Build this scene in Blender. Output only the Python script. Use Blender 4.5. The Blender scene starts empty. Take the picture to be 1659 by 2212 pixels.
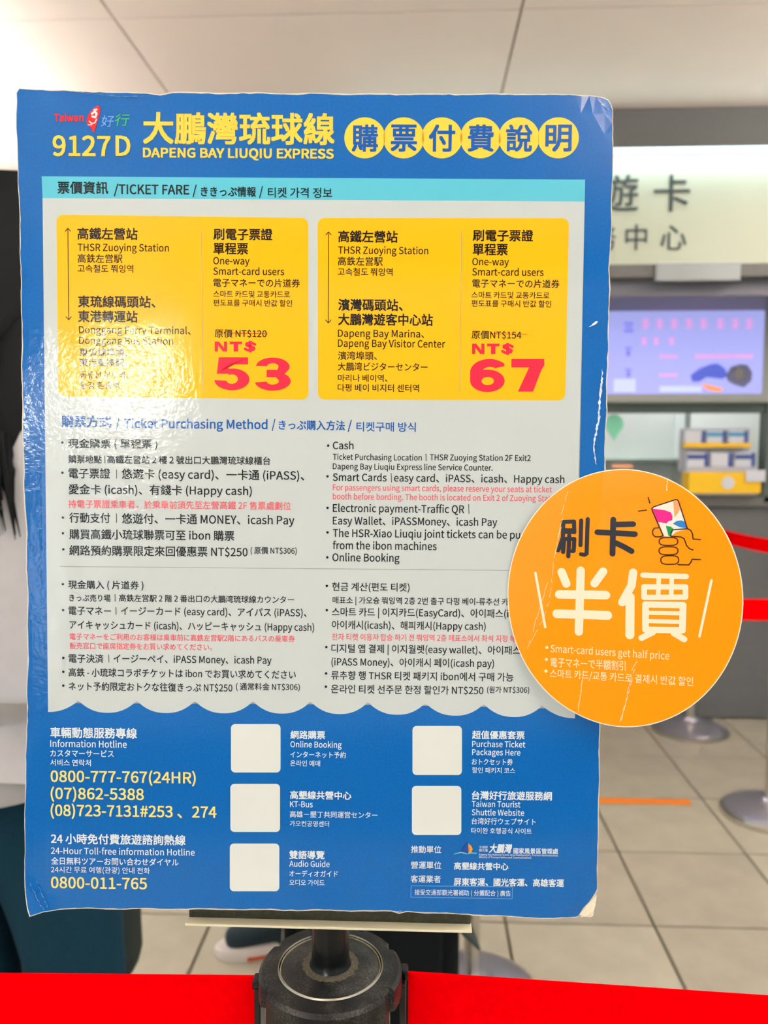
import bpy, bmesh, math, random, os
from mathutils import Vector, Matrix, Euler

SC = bpy.context.scene
COL = SC.collection
PI = math.pi
random.seed(7)

# ------------------------------------------------------------------ camera
F, CX, CY = 1750.0, 829.5, 1106.0            # focal length in pixels of the 1659x2212 frame
PITCH, YAW, CAMH = math.atan(151 / F), math.atan(75 / F), 1.30
cd = bpy.data.cameras.new('camera')
cam = bpy.data.objects.new('camera', cd)
COL.objects.link(cam)
cam.location = (0, 0, CAMH)
cam.rotation_euler = (PI / 2 - PITCH, 0, YAW)
cd.sensor_fit = 'VERTICAL'
cd.sensor_height = 24.0
cd.sensor_width = 18.0
cd.lens = F / 2212 * 24.0
cd.clip_start = 0.02
cd.clip_end = 60
cd.dof.use_dof = True
cd.dof.focus_distance = 0.408
cd.dof.aperture_fstop = cd.lens / 2.6         # a 2.6 mm wide phone aperture
SC.camera = cam

# ------------------------------------------------------------------ world, exposure
W = bpy.data.worlds.new('world')
SC.world = W
W.use_nodes = True
W.node_tree.nodes['Background'].inputs[0].default_value = (0.87, 0.95, 1.0, 1)
W.node_tree.nodes['Background'].inputs[1].default_value = 0.85
SC.view_settings.view_transform = 'Standard'
SC.view_settings.look = 'None'
SC.view_settings.gamma = 1.0
SC.view_settings.use_curve_mapping = False
SC.view_settings.exposure = -0.12
LIGHT_STRENGTH = 2.6

# ------------------------------------------------------------------ measuring helpers (photo pixel -> place in the room)
_fw = Vector((-math.sin(YAW) * math.cos(PITCH), math.cos(YAW) * math.cos(PITCH), -math.sin(PITCH)))
_rt = Vector((math.cos(YAW), math.sin(YAW), 0))
_up = _rt.cross(_fw)
CAM = Vector((0, 0, CAMH))
def ray(x, y): return _rt * ((x - CX) / F) - _up * ((y - CY) / F) + _fw
def at_y(x, y, Y):
    d = ray(x, y); return CAM + d * (Y / d.y)
def at_z(x, y, Z):
    d = ray(x, y); return CAM + d * ((Z - CAMH) / d.z)
class Sheet:
    """A flat sheet in the room: local x to its right, z up, -y towards the reader."""
    def __init__(s, c, rx, ry, rz):
        s.m = (Matrix.Translation(Vector(c)) @ Matrix.Rotation(rz, 4, 'Z') @ Matrix.Rotation(ry, 4, 'Y') @ Matrix.Rotation(rx, 4, 'X'))
        s.i = s.m.inverted(); s.n = (s.m.to_3x3() @ Vector((0, 1, 0))); s.c = Vector(c)
    def uv(s, x, y):
        d = ray(x, y); P = CAM + d * ((s.c - CAM).dot(s.n) / d.dot(s.n)); l = s.i @ P
        return l.x, l.z
BOARD = Sheet((-0.0538, 0.4085, 1.2638), -0.04066, 0.00911, 0.03520)

# ------------------------------------------------------------------ object helpers
def lin(c):
    return tuple(((v / 255) / 12.92 if v / 255 <= 0.04045 else ((v / 255 + 0.055) / 1.055) ** 2.4) for v in c[:3]) + (1,)
def link(name, me, mat=None, parent=None):
    o = bpy.data.objects.new(name, me); COL.objects.link(o)
    if mat is not None and len(me.materials) == 0: me.materials.append(mat)
    if parent is not None: o.parent = parent
    return o
def obj(name, bm, mat, parent=None, smooth=False):
    me = bpy.data.meshes.new(name); bm.to_mesh(me); bm.free()
    if smooth:
        for p in me.polygons: p.use_smooth = True
        try: me.set_sharp_from_angle(angle=math.radians(40))
        except Exception: pass
    return link(name, me, mat, parent)
def empty(name, loc=(0, 0, 0), rotz=0.0, matrix=None):
    o = bpy.data.objects.new(name, None); COL.objects.link(o)
    o.empty_display_size = 0.05
    if matrix is not None: o.matrix_world = matrix
    else: o.location = loc; o.rotation_euler = (0, 0, rotz)
    return o
def tag(o, label=None, cat=None, group=None, kind=None):
    if label: o['label'] = label
    if cat: o['category'] = cat
    if group: o['group'] = group
    if kind: o['kind'] = kind
    return o
def box(bm, c, s, bev=0.0, rot=None):
    r = bmesh.ops.create_cube(bm, size=1.0)
    vs = r['verts']
    m = Matrix.Translation(Vector(c)) @ (rot.to_4x4() if rot is not None else Matrix.Identity(4)) @ Matrix.Diagonal(Vector((s[0], s[1], s[2], 1)))
    bmesh.ops.transform(bm, matrix=m, verts=vs)
    if bev > 0:
        es = list({e for v in vs for e in v.link_edges})
        bmesh.ops.bevel(bm, geom=es, offset=bev, segments=3, profile=0.6, affect='EDGES')
    return bm
def bx(c, s, bev=0.0, rot=None): return box(bmesh.new(), c, s, bev, rot)
def lathe(bm, prof, n=40, c=(0, 0, 0)):
    rings = []
    for r, z in prof:
        rings.append([bm.verts.new((c[0] + r * math.cos(2 * PI * k / n), c[1] + r * math.sin(2 * PI * k / n), c[2] + z)) for k in range(n)] if r > 1e-6 else [bm.verts.new((c[0], c[1], c[2] + z))])
    for a, b in zip(rings, rings[1:]):
        for k in range(n):
            q = (k + 1) % n
            if len(a) == 1 and len(b) == 1: continue
            if len(a) == 1: bm.faces.new((a[0], b[k], b[q]))
            elif len(b) == 1: bm.faces.new((a[k], b[0], a[q]))
            else: bm.faces.new((a[k], b[k], b[q], a[q]))
    bmesh.ops.recalc_face_normals(bm, faces=bm.faces)
    return bm
def tube(bm, pts, r, n=10, cap=True):
    pts = [Vector(p) for p in pts]; rs = r if isinstance(r, (list, tuple)) else [r] * len(pts)
    rings = []
    for i, p in enumerate(pts):
        t = (pts[min(i + 1, len(pts) - 1)] - pts[max(i - 1, 0)]).normalized()
        a = t.cross(Vector((0, 0, 1)));
        if a.length < 0.1: a = t.cross(Vector((0, 1, 0)))
        a.normalize(); b = t.cross(a)
        rings.append([bm.verts.new(p + (a * math.cos(2 * PI * k / n) + b * math.sin(2 * PI * k / n)) * rs[i]) for k in range(n)])
    for a, b in zip(rings, rings[1:]):
        for k in range(n): bm.faces.new((a[k], a[(k + 1) % n], b[(k + 1) % n], b[k]))
    if cap: bm.faces.new(rings[0][::-1]); bm.faces.new(rings[-1])
    bmesh.ops.recalc_face_normals(bm, faces=bm.faces)
    return bm

# ------------------------------------------------------------------ materials
def new_mat(name):
    m = bpy.data.materials.new(name); m.use_nodes = True
    return m, m.node_tree.nodes, m.node_tree.links, m.node_tree.nodes['Principled BSDF']
def mat(name, rgb, rough=0.5, metal=0.0, noise=0.0, nscale=30.0, coat=0.0, bump=0.0, emit=None, estr=0.0, spec=0.5, coatr=0.1):
    m, N, L, P = new_mat(name)
    P.inputs['Base Color'].default_value = lin(rgb)
    P.inputs['Roughness'].default_value = rough
    P.inputs['Metallic'].default_value = metal
    P.inputs['Coat Weight'].default_value = coat
    P.inputs['Coat Roughness'].default_value = coatr
    P.inputs['Specular IOR Level'].default_value = spec
    if emit is not None:
        P.inputs['Emission Color'].default_value = lin(emit); P.inputs['Emission Strength'].default_value = estr
    if noise > 0 or bump > 0:
        tc = N.new('ShaderNodeTexCoord'); nz = N.new('ShaderNodeTexNoise')
        nz.inputs['Scale'].default_value = nscale; nz.inputs['Detail'].default_value = 5
        L.new(tc.outputs['Object'], nz.inputs['Vector'])
        if noise > 0:
            mx = N.new('ShaderNodeMixRGB'); mx.blend_type = 'MULTIPLY'; mx.inputs[0].default_value = 1
            cr = N.new('ShaderNodeMapRange'); cr.inputs[1].default_value = 0.3; cr.inputs[2].default_value = 0.7
            cr.inputs[3].default_value = 1 - noise; cr.inputs[4].default_value = 1 + noise
            L.new(nz.outputs['Fac'], cr.inputs[0]); mx.inputs[1].default_value = lin(rgb)
            L.new(cr.outputs[0], mx.inputs[2]); L.new(mx.outputs[0], P.inputs['Base Color'])
        if bump > 0:
            b = N.new('ShaderNodeBump'); b.inputs['Strength'].default_value = 0.6; b.inputs['Distance'].default_value = bump
            L.new(nz.outputs['Fac'], b.inputs['Height']); L.new(b.outputs[0], P.inputs['Normal'])
    return m

# the laminated print: one shared relief group (air bubbles and wrinkles of the glossy film, in sheet coordinates)
def make_film_group():
    g = bpy.data.node_groups.new('laminate_relief', 'ShaderNodeTree')
    g.interface.new_socket('Normal', in_out='OUTPUT', socket_type='NodeSocketVector')
    N, L = g.nodes, g.links
    tc = N.new('ShaderNodeTexCoord'); out = N.new('NodeGroupOutput')
    sep = N.new('ShaderNodeSeparateXYZ'); L.new(tc.outputs['Object'], sep.inputs[0])
    def blob(cx, cz, rx, rz, soft=1.0):
        mp = N.new('ShaderNodeMapping'); mp.inputs['Location'].default_value = (-cx / rx, 0, -cz / rz); mp.inputs['Scale'].default_value = (1 / rx, 0, 1 / rz)
        L.new(tc.outputs['Object'], mp.inputs[0])
        ln = N.new('ShaderNodeVectorMath'); ln.operation = 'LENGTH'; L.new(mp.outputs[0], ln.inputs[0])
        mr = N.new('ShaderNodeMapRange'); mr.interpolation_type = 'SMOOTHSTEP'
        mr.inputs[1].default_value = 1.0; mr.inputs[2].default_value = 1.0 - 0.6 * soft; mr.inputs[3].default_value = 0; mr.inputs[4].default_value = 1
        L.new(ln.outputs['Value'], mr.inputs[0]); return mr.outputs[0]
    def add(a, b, op='ADD', clamp=True):
        n = N.new('ShaderNodeMath'); n.operation = op; n.use_clamp = clamp
        for i, s in enumerate((a, b)):
            if isinstance(s, (int, float)): n.inputs[i].default_value = s
            else: L.new(s, n.inputs[i])
        return n.outputs[0]
    m = blob(-0.100, 0.055, 0.060, 0.052)
    for c in ((-0.138, 0.00, 0.022, 0.13), (-0.085, -0.01, 0.04, 0.05), (-0.138, -0.045, 0.016, 0.09), (0.138, 0.03, 0.014, 0.07), (0.134, 0.1, 0.009, 0.012)):
        m = add(m, blob(*c))
    fine = N.new('ShaderNodeTexNoise'); fine.inputs['Scale'].default_value = 420; fine.inputs['Detail'].default_value = 3; fine.inputs['Distortion'].default_value = 0.8
    L.new(tc.outputs['Object'], fine.inputs['Vector'])
    crs = N.new('ShaderNodeTexNoise'); crs.inputs['Scale'].default_value = 90; crs.inputs['Detail'].default_value = 2
    L.new(tc.outputs['Object'], crs.inputs['Vector'])
    big = N.new('ShaderNodeTexNoise'); big.inputs['Scale'].default_value = 14; big.inputs['Detail'].default_value = 1
    L.new(tc.outputs['Object'], big.inputs['Vector'])
    h1 = add(fine.outputs['Fac'], 0.00012, 'MULTIPLY', False)
    h2 = add(crs.outputs['Fac'], 0.00022, 'MULTIPLY', False)
    h = add(add(h1, h2, 'ADD', False), m, 'MULTIPLY', False)
    h = add(h, add(big.outputs['Fac'], 0.00012, 'MULTIPLY', False), 'ADD', False)
    b = N.new('ShaderNodeBump'); b.inputs['Strength'].default_value = 1.0; b.inputs['Distance'].default_value = 1.0
    L.new(h, b.inputs['Height']); L.new(b.outputs[0], out.inputs[0])
    return g
FILM = make_film_group()
def ink(name, rgb, mottle=0.0, coat=0.75):
    m, N, L, P = new_mat(name)
    P.inputs['Base Color'].default_value = lin(rgb)
    P.inputs['Roughness'].default_value = 0.6
    P.inputs['Specular IOR Level'].default_value = 0.05
    P.inputs['Coat Weight'].default_value = coat
    P.inputs['Coat Roughness'].default_value = 0.09
    g = N.new('ShaderNodeGroup'); g.node_tree = FILM
    L.new(g.outputs[0], P.inputs['Coat Normal'])
    if mottle > 0:
        tc = N.new('ShaderNodeTexCoord'); nz = N.new('ShaderNodeTexNoise'); nz.inputs['Scale'].default_value = 900; nz.inputs['Detail'].default_value = 2
        L.new(tc.outputs['Object'], nz.inputs['Vector'])
        cr = N.new('ShaderNodeMapRange'); cr.inputs[1].default_value = 0.3; cr.inputs[2].default_value = 0.7; cr.inputs[3].default_value = 1 - mottle; cr.inputs[4].default_value = 1 + mottle
        mx = N.new('ShaderNodeMixRGB'); mx.blend_type = 'MULTIPLY'; mx.inputs[0].default_value = 1; mx.inputs[1].default_value = lin(rgb)
        L.new(nz.outputs['Fac'], cr.inputs[0]); L.new(cr.outputs[0], mx.inputs[2]); L.new(mx.outputs[0], P.inputs['Base Color'])
    return m
I_BLUE = ink('blue_ink', (0, 94, 172), 0.10)
I_CYAN = ink('cyan_ink', (86, 186, 208))
I_WHITE = ink('white_paper', (198, 208, 208))
I_YEL = ink('yellow_ink', (250, 186, 8))
I_LET = ink('pale_lettering', (228, 240, 246))
I_TITLE = ink('title_yellow', (253, 208, 72))
I_PHONE = ink('phone_yellow', (252, 224, 126))
I_BLACK = ink('black_ink', (8, 10, 18))
I_RED = ink('red_ink', (240, 36, 66))
I_PINK = ink('pale_red_ink', (226, 88, 100))
I_NAVY = ink('navy_ink', (0, 84, 168))
I_GREY = ink('grey_ink', (150, 152, 146))
I_GREEN = ink('green_ink', (60, 190, 90))
I_SKY = ink('sky_ink', (110, 170, 235))
I_ORANGE = ink('orange_ink', (250, 160, 50))
I_EMBLEM = ink('emblem_red', (226, 34, 40))
I_CODE = ink('code_panel_white', (224, 230, 226))
M_CORE = mat('cream_card_edge', (226, 214, 192), 0.85, noise=0.08, nscale=400)

# ------------------------------------------------------------------ lettering (flat print meshes)
# Characters come from the sans face that ships inside Blender; each one is filled once and reused.
FONT = None
try: FONT = bpy.data.fonts.load(os.path.join(bpy.utils.system_resource('DATAFILES'), 'fonts', 'Noto Sans CJK Regular.woff2'))
except Exception: FONT = None
_cu = bpy.data.curves.new('letter', 'FONT'); _co = bpy.data.objects.new('letter', _cu)
if FONT is not None: _cu.font = FONT
_cu.resolution_u = 3; _cu.fill_mode = 'FRONT'
def _shape(t):
    _cu.body = t; me = _co.to_mesh()
    r = ([(p.co.x, p.co.y) for p in me.vertices], [tuple(p.vertices) for p in me.polygons]); _co.to_mesh_clear(); return r
def _right(t): return max(p[0] for p in _shape(t)[0])
EM = _right('中中') - _right('中')
_RI = _right('I')
_filled = {}
def filled(ch):
    """(verts, faces, advance) of one character at em size 1"""
    if ch not in _filled:
        v, f = _shape(ch); adv = (_right(ch + 'I') - _RI) / EM
        _filled[ch] = ([(x / EM, y / EM) for x, y in v], f, adv)
    return _filled[ch]
def glyphs(text, bold=0.0, shear=0.0, res=3):
    """(verts, faces) of a line of text at em size 1; bold prints it again slightly shifted, as a heavier face"""
    V, F_ = [], []
    x = 0.0; d = bold * 0.72; q4 = ((-d, -d), (d, -d), (-d, d), (d, d)) if bold > 0 else ((0, 0),)
    for ch in text:
        if ch == ' ': x += 0.224; continue
        v, f, adv = filled(ch)
        for ly, (dx, dy) in enumerate(q4):
            k = len(V); V += [(x + p[0] + dx + shear * p[1], p[1] + dy, ly) for p in v]; F_ += [tuple(i + k for i in q) for q in f]
        x += adv
    return V, F_
class Print:
    """Collects flat shapes on one sheet into one mesh with several inks."""
    def __init__(s, sheet, depth): s.sh, s.y, s.v, s.f, s.mi, s.mats, s.n = sheet, -depth, [], [], [], [], 0
    def _m(s, m):
        if m not in s.mats: s.mats.append(m)
        return s.mats.index(m)
    def add(s, vs, fs, m):
        s.n = (s.n + 1) % 6; y = s.y - s.n * 3e-6      # overprinted shapes lie a few microns apart, never in one plane
        b = len(s.v); s.v += [(p[0], y - (p[2] * 2.5e-5 / 4 if len(p) > 2 else 0), p[1]) for p in vs]; k = s._m(m)
        for f in fs: s.f.append(tuple(i + b for i in f)); s.mi.append(k)
    def text(s, t, x0, x1, yb, em, m, bold=0.0, dy=None, shear=0.0, res=3, vfit=None):
        v, f = glyphs(t, bold, shear, res)
        if not v: return s
        a0, a1 = min(p[0] for p in v), max(p[0] for p in v)
        u0, w0 = s.sh.uv(x0, yb)
        if dy is None: u1 = s.sh.uv(x1, yb)[0]; ax, az = 1.0, 0.0
        else:
            u1, w1 = s.sh.uv(x1, yb + dy); l = math.hypot(u1 - u0, w1 - w0); ax, az = (u1 - u0) / l, (w1 - w0) / l; u1 = u0 + l
        sx = (u1 - u0) / (a1 - a0)
        sy = abs(s.sh.uv(x0, yb - em)[1] - w0)
        b0 = 0.0
        if vfit:                       # fit the ink height between two photo rows instead of the em
            c0, c1 = min(p[1] for p in v), max(p[1] for p in v)
            wt, wb = s.sh.uv(x0, vfit[0])[1], s.sh.uv(x0, vfit[1])[1]
            sy = (wt - wb) / (c1 - c0); w0 = wb; b0 = c0
        s.add([(u0 + (p[0] - a0) * sx * ax - (p[1] - b0) * sy * az, w0 + (p[0] - a0) * sx * az + (p[1] - b0) * sy * ax, p[2]) for p in v], f, m)
        return s
    def poly(s, pts, m):
        q = [s.sh.uv(*p) for p in pts]; s.ngon(q, m); return s
    def ngon(s, q, m):
        bm = bmesh.new(); vs = [bm.verts.new((a, 0, b)) for a, b in q]; f = bm.faces.new(vs)
        bmesh.ops.triangulate(bm, faces=[f], ngon_method='EAR_CLIP')
        bm.verts.index_update()
        s.add([(v.co.x, v.co.z) for v in bm.verts], [tuple(v.index for v in g.verts) for g in bm.faces], m); bm.free()
    def disc(s, x, y, r, m, n=40, ry=None):
        c = s.sh.uv(x, y); a = abs(s.sh.uv(x + r, y)[0] - c[0]); b = abs(s.sh.uv(x, y + (ry or r))[1] - c[1])
        s.add([(c[0] + a * math.cos(2 * PI * k / n), c[1] + b * math.sin(2 * PI * k / n)) for k in range(n)], [tuple(range(n))], m); return s
    def stroke(s, pts, w, m, closed=False, n=8):
        """a round-ended pen stroke, w pixels wide"""
        q = [s.sh.uv(*p) for p in pts]
        u0, _ = s.sh.uv(pts[0][0] - w / 2, pts[0][1]); u1, _ = s.sh.uv(pts[0][0] + w / 2, pts[0][1]); r = abs(u1 - u0) / 2
        if closed: q.append(q[0])
        for a, b in zip(q, q[1:]):
            d = math.atan2(b[1] - a[1], b[0] - a[0]); vs = []
            for k in range(n + 1): t = d + PI / 2 + PI * k / n; vs.append((a[0] + r * math.cos(t), a[1] + r * math.sin(t)))
            for k in range(n + 1): t = d - PI / 2 + PI * k / n; vs.append((b[0] + r * math.cos(t), b[1] + r * math.sin(t)))
            s.add(vs, [tuple(range(len(vs)))], m)
        return s
    def line(s, x0, y0, x1, y1, w, m):
        a, b = s.sh.uv(x0, y0), s.sh.uv(x1, y1); l = math.hypot(b[0] - a[0], b[1] - a[1]); r = w / 2 * 0.00023
        nx, nz = -(b[1] - a[1]) / l * r, (b[0] - a[0]) / l * r
        s.add([(a[0] - nx, a[1] - nz), (b[0] - nx, b[1] - nz), (b[0] + nx, b[1] + nz), (a[0] + nx, a[1] + nz)], [(0, 1, 2, 3)], m); return s
    def build(s, name, parent, label=None):
        me = bpy.data.meshes.new(name); me.from_pydata(s.v, [], s.f)
        for m in s.mats: me.materials.append(m)
        me.polygons.foreach_set('material_index', s.mi)
        bm = bmesh.new(); bm.from_mesh(me)          # turn every face towards the reader
        fl = [f for f in bm.faces if f.normal.y > 0]
        bmesh.ops.reverse_faces(bm, faces=fl); bm.to_mesh(me); bm.free()
        o = link(name, me, None, parent)
        if label: o['label'] = label
        return o
def rrect(x0, y0, x1, y1, r, n=8, quad=None):
    """rounded rectangle in photo pixels; quad = four corner offsets for the slight perspective"""
    pts = []
    for cx, cy, a in ((x0 + r, y0 + r, PI), (x1 - r, y0 + r, 1.5 * PI), (x1 - r, y1 - r, 0), (x0 + r, y1 - r, 0.5 * PI)):
        for k in range(n + 1):
            t = a + 0.5 * PI * k / n; pts.append((cx + r * math.cos(t), cy + r * math.sin(t)))
    if quad:
        tl, tr, br, bl = quad; out = []
        for x, y in pts:
            s, t = (x - x0) / (x1 - x0), (y - y0) / (y1 - y0)
            out.append(((1 - t) * ((1 - s) * tl[0] + s * tr[0]) + t * ((1 - s) * bl[0] + s * br[0]), (1 - t) * ((1 - s) * tl[1] + s * tr[1]) + t * ((1 - s) * bl[1] + s * br[1])))
        pts = out
    return pts

# ================================================================== STRUCTURE
M_GROUT = mat('floor_grout', (96, 88, 72), 0.9)
M_TILE = [mat('floor_tile_%s' % n, c, 0.38, noise=0.10, nscale=9, bump=0.0004, spec=0.5) for n, c in (('a', (182, 176, 156)), ('b', (176, 169, 151)), ('c', (187, 181, 161)))]
M_CEIL = mat('ceiling_panel', (250, 234, 222), 0.6, noise=0.02, nscale=3)
M_CJOINT = mat('ceiling_joint', (168, 144, 120), 0.8)
M_WALLF = mat('far_wall_paint', (232, 230, 224), 0.7)

fl = obj('floor', bx((0.0, 0.6, -0.015), (7.6, 8.8, 0.014)), M_GROUT); tag(fl, kind='structure')
tbm = bx((0, 0, -0.004), (0.392, 0.392, 0.008), 0.0012)
tme = bpy.data.meshes.new('tile'); tbm.to_mesh(tme); tbm.free()
tms = []
for m in M_TILE:
    t = tme.copy(); t.materials.append(m); tms.append(t)
for i in range(-8, 9):
    for j in range(-5, 12):
        o = link('tile', random.choice(tms), None, fl)
        o.location = (0.44 + 0.4 * i, -0.09 + 0.4 * j, 0.0005 * random.random() + 0.0)
        o.rotation_euler = (random.uniform(-.001, .001), random.uniform(-.001, .001), 0)
# ceiling of large panels
cl = obj('ceiling', bx((0.0, 0.6, 2.575), (7.6, 8.8, 0.02)), M_CJOINT); tag(cl, kind='structure')
LIGHTS = [(-1, -3), (1, -3), (-2, -1), (2, -1), (-1, -5), (1, -5), (2, 2), (-2, 2)]      # ceiling cells that hold a lamp
pbm = bx((0, 0, 0.006), (1.193, 0.783, 0.012), 0.0015); pme = bpy.data.meshes.new('panel'); pbm.to_mesh(pme); pbm.free(); pme.materials.append(M_CEIL)
def cell(i, j): return (-0.307 + 1.2 * i, 2.877 + 0.79 * (j - 4))
for i in range(-2, 4):
    for j in range(-3, 7):
        x, y = cell(i, j)
        o = link('panel', pme, None, cl); o.location = (x, y, 2.5505)
wf = obj('wall_back', bx((0, 4.95, 1.28), (7.6, 0.1, 2.6)), M_WALLF); tag(wf, kind='structure')

# added lamps, out of view, that light the room and brighten the ceiling
M_LAMP = mat('fill_lamp_glow', (255, 250, 240), 0.5, emit=(252, 252, 252), estr=LIGHT_STRENGTH)
M_CEILFILL = mat('ceiling_fill_glow', (255, 250, 240), 0.5, emit=(250, 250, 252), estr=LIGHT_STRENGTH * 12.0)  # upward glow added to lift the ceiling brightness
M_LFRAME = mat('lamp_frame_white', (230, 230, 226), 0.5)
def fill_lamp(x, y, sx, sy, label):
    """an added flat lamp on four wires, strongest upwards to brighten the ceiling"""
    r = empty('fill_lamp', (x, y, 2.55)); tag(r, label, 'ceiling light', 'added fill lamps')
    fb = bmesh.new()
    for sg in (-1, 1):
        box(fb, (sg * (sx / 2 + 0.012), 0, -0.26), (0.024, sy + 0.048, 0.03), 0.002)
        box(fb, (0, sg * (sy / 2 + 0.012), -0.26), (sx, 0.024, 0.03), 0.002)
    obj('frame', fb, M_LFRAME, r)
    obj('diffuser', bx((0, 0, -0.268), (sx, sy, 0.006)), M_LAMP, r)
    obj('ceiling_fill', bx((0, 0, -0.252), (sx, sy, 0.006)), M_CEILFILL, r)
    for a_ in (-1, 1):
        for b_ in (-1, 1): obj('wire', tube(bmesh.new(), [(a_ * sx / 2, b_ * sy / 2, -0.25), (a_ * sx / 2, b_ * sy / 2, -0.001)], 0.0015, 6), M_LFRAME, r)
# entrance wall behind the camera: its glowing panes are added, unseen, to mirror as glare in the sign film
we = obj('wall_entrance', bx((0, -4.56, 1.28), (7.6, 0.08, 2.6)), M_WALLF); tag(we, kind='structure')
M_GLARE = mat('glare_pane_glow', (240, 248, 255), 0.1, emit=(236, 244, 255), estr=4.5); M_GLAREB = mat('glare_pane_bright_glow', (250, 252, 240), 0.1, emit=(255, 254, 240), estr=46.0)
M_ALU = mat('pane_frame_aluminium', (150, 152, 152), 0.4, 0.6)
def glazing(name, x0, x1, z0, z1, m, cols=1):
    w = obj(name, bx(((x0 + x1) / 2, -4.50, (z0 + z1) / 2), (x1 - x0, 0.02, z1 - z0)), m); tag(w, kind='structure')
    for k in range(cols + 1): obj('frame_bar', bx((x0 + (x1 - x0) * k / cols, -4.48, (z0 + z1) / 2), (0.04, 0.05, z1 - z0 + .04), 0.003), M_ALU, w)
    for z in (z0, z1): obj('frame_bar', bx(((x0 + x1) / 2, -4.48, z), (x1 - x0, 0.05, 0.04), 0.003), M_ALU, w)
glazing('glare_pane_1', -2.70, -1.90, 0.25, 2.35, M_GLARE, 1)
glazing('glare_pane_2', -1.80, -1.22, 1.82, 2.46, M_GLAREB, 1)  # small strong pane, shaped for the bright core of the film's glare
fill_lamp(2.3, 1.9, 0.5, 1.6, 'added unseen lamp over the queue to the right of the sign')
fill_lamp(-2.0, 2.5, 0.5, 1.6, 'added unseen lamp over the floor to the left of the sign')
fill_lamp(1.3, -1.2, 0.5, 1.6, 'added unseen lamp behind the camera on the right side')
fill_lamp(-1.5, -0.6, 0.5, 1.6, 'added unseen lamp behind the camera on the left side')
fill_lamp(0.3, 0.9, 0.4, 0.6, 'small added unseen lamp almost above the blue sign')

# ================================================================== THE SIGN BOARD
sb = empty('sign_board', matrix=BOARD.m)
tag(sb, 'large blue laminated bus fare sign with white and yellow panels standing on a barrier post', 'sign')
# worn outline of the card, in photo pixels (clockwise from the top left corner)
OUT = [(36, 200), (41, 190), (60, 191), (120, 194), (200, 196), (330, 200), (345, 203), (372, 198), (480, 199), (700, 201), (900, 202), (1100, 202), (1230, 203), (1290, 204), (1306, 206), (1316, 212), (1322, 220), (1326, 234),
       (1325, 320), (1323, 430), (1320, 540), (1317, 580), (1318, 625), (1316, 700), (1313, 800), (1311, 900), (1308, 1010), (1304, 1250), (1300, 1450), (1296, 1600), (1295, 1700), (1293, 1800), (1292, 1880), (1292, 1925), (1288, 1935), (1276, 1952), (1262, 1966), (1252, 1984), (1246, 1986),
       (1150, 1984), (1010, 1977), (920, 1973), (880, 1970), (862, 1974), (846, 1970), (700, 1968), (500, 1966), (330, 1965), (200, 1964), (130, 1965), (95, 1968), (75, 1973), (68, 1975), (62, 1960), (56, 1930), (54, 1900),
       (54, 1800), (55, 1650), (57, 1500), (58, 1350), (57, 1260), (56, 1200), (56, 1140), (53, 1100), (51, 1040), (50, 960), (47, 850), (45, 700), (42, 560), (40, 440), (38, 360), (36, 280)]
def resample(pts, step):
    out = []
    n = len(pts)
    for i in range(n):
        a, b = Vector(pts[i]), Vector(pts[(i + 1) % n]); k = max(1, int((b - a).length / step))
        for t in range(k): out.append(a.lerp(b, t / k))
    return out
def curl(u, v):
    """how far the worn card bends out of its plane (metres, towards the reader)"""
    d = 0.0
    a = max(0.0, (-u - 0.134) * 0.7 + (-v - 0.202) * 0.7)                    # bottom left corner curls forward
    d += 14.0 * a * a
    b = max(0.0, (u - 0.133) * 0.8 + (-v - 0.192) * 0.6)
    d -= 6.0 * b * b
    c = max(0.0, (u - 0.137) * 0.7 + (v - 0.198) * 0.7); d -= 12 * c * c
    e = max(0.0, -u - 0.136); d += 0.0006 * math.sin(v * 33 + 1) * (e / 0.012) ** 2
    return d
def card(inset, y0, thick, step, m, name, rim=0.0):
    """solid sheet: outline filled with a grid, bent by curl()"""
    pts = [BOARD.uv(*p) for p in resample(OUT, step)]
    rnd = random.Random(3)
    q = []
    for i, (u, v) in enumerate(pts):
        j = 0.00035 * (rnd.random() - 0.5) + 0.0002 * math.sin(i * 0.7)
        k = 1 - (inset + j + (0.0003 if rim else 0) * rnd.random()) / math.hypot(u, v)
        q.append((u * k, v * k))
    bm = bmesh.new(); vs = [bm.verts.new((u, 0, v)) for u, v in q]; f = bm.faces.new(vs)
    # cut into a grid so that the corners can bend
    for c in (-.144, -.138, -.132, -.126, -.12, .12, .126, .132, .138, .144):
        bmesh.ops.bisect_plane(bm, geom=bm.verts[:] + bm.edges[:] + bm.faces[:], plane_co=(c, 0, 0), plane_no=(1, 0, 0))
    for c in (-.2, -.19, -.18, -.17, .17, .18, .19, .2) + tuple(-.16 + .02 * k for k in range(17)):
        bmesh.ops.bisect_plane(bm, geom=bm.verts[:] + bm.edges[:] + bm.faces[:], plane_co=(0, 0, c), plane_no=(0, 0, 1))
    bmesh.ops.triangulate(bm, faces=bm.faces[:])
    for v in bm.verts: v.co.y = y0 - curl(v.co.x, v.co.z)
    for fa in bm.faces:
        if fa.normal.y > 0: fa.normal_flip()
    if thick > 0:
        r = bmesh.ops.extrude_face_region(bm, geom=bm.faces[:])
        bmesh.ops.translate(bm, verts=[g for g in r['geom'] if isinstance(g, bmesh.types.BMVert)], vec=(0, thick, 0))
        bmesh.ops.recalc_face_normals(bm, faces=bm.faces[:])
    return obj(name, bm, m, sb)
card(0.0, 0.0002, 0.0024, 14, M_CORE, 'card_core')['label'] = 'cream cardboard core showing along the worn edges'
card(0.00055, 0.0, 0.0, 14, I_BLUE, 'blue_print', 1)

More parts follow.
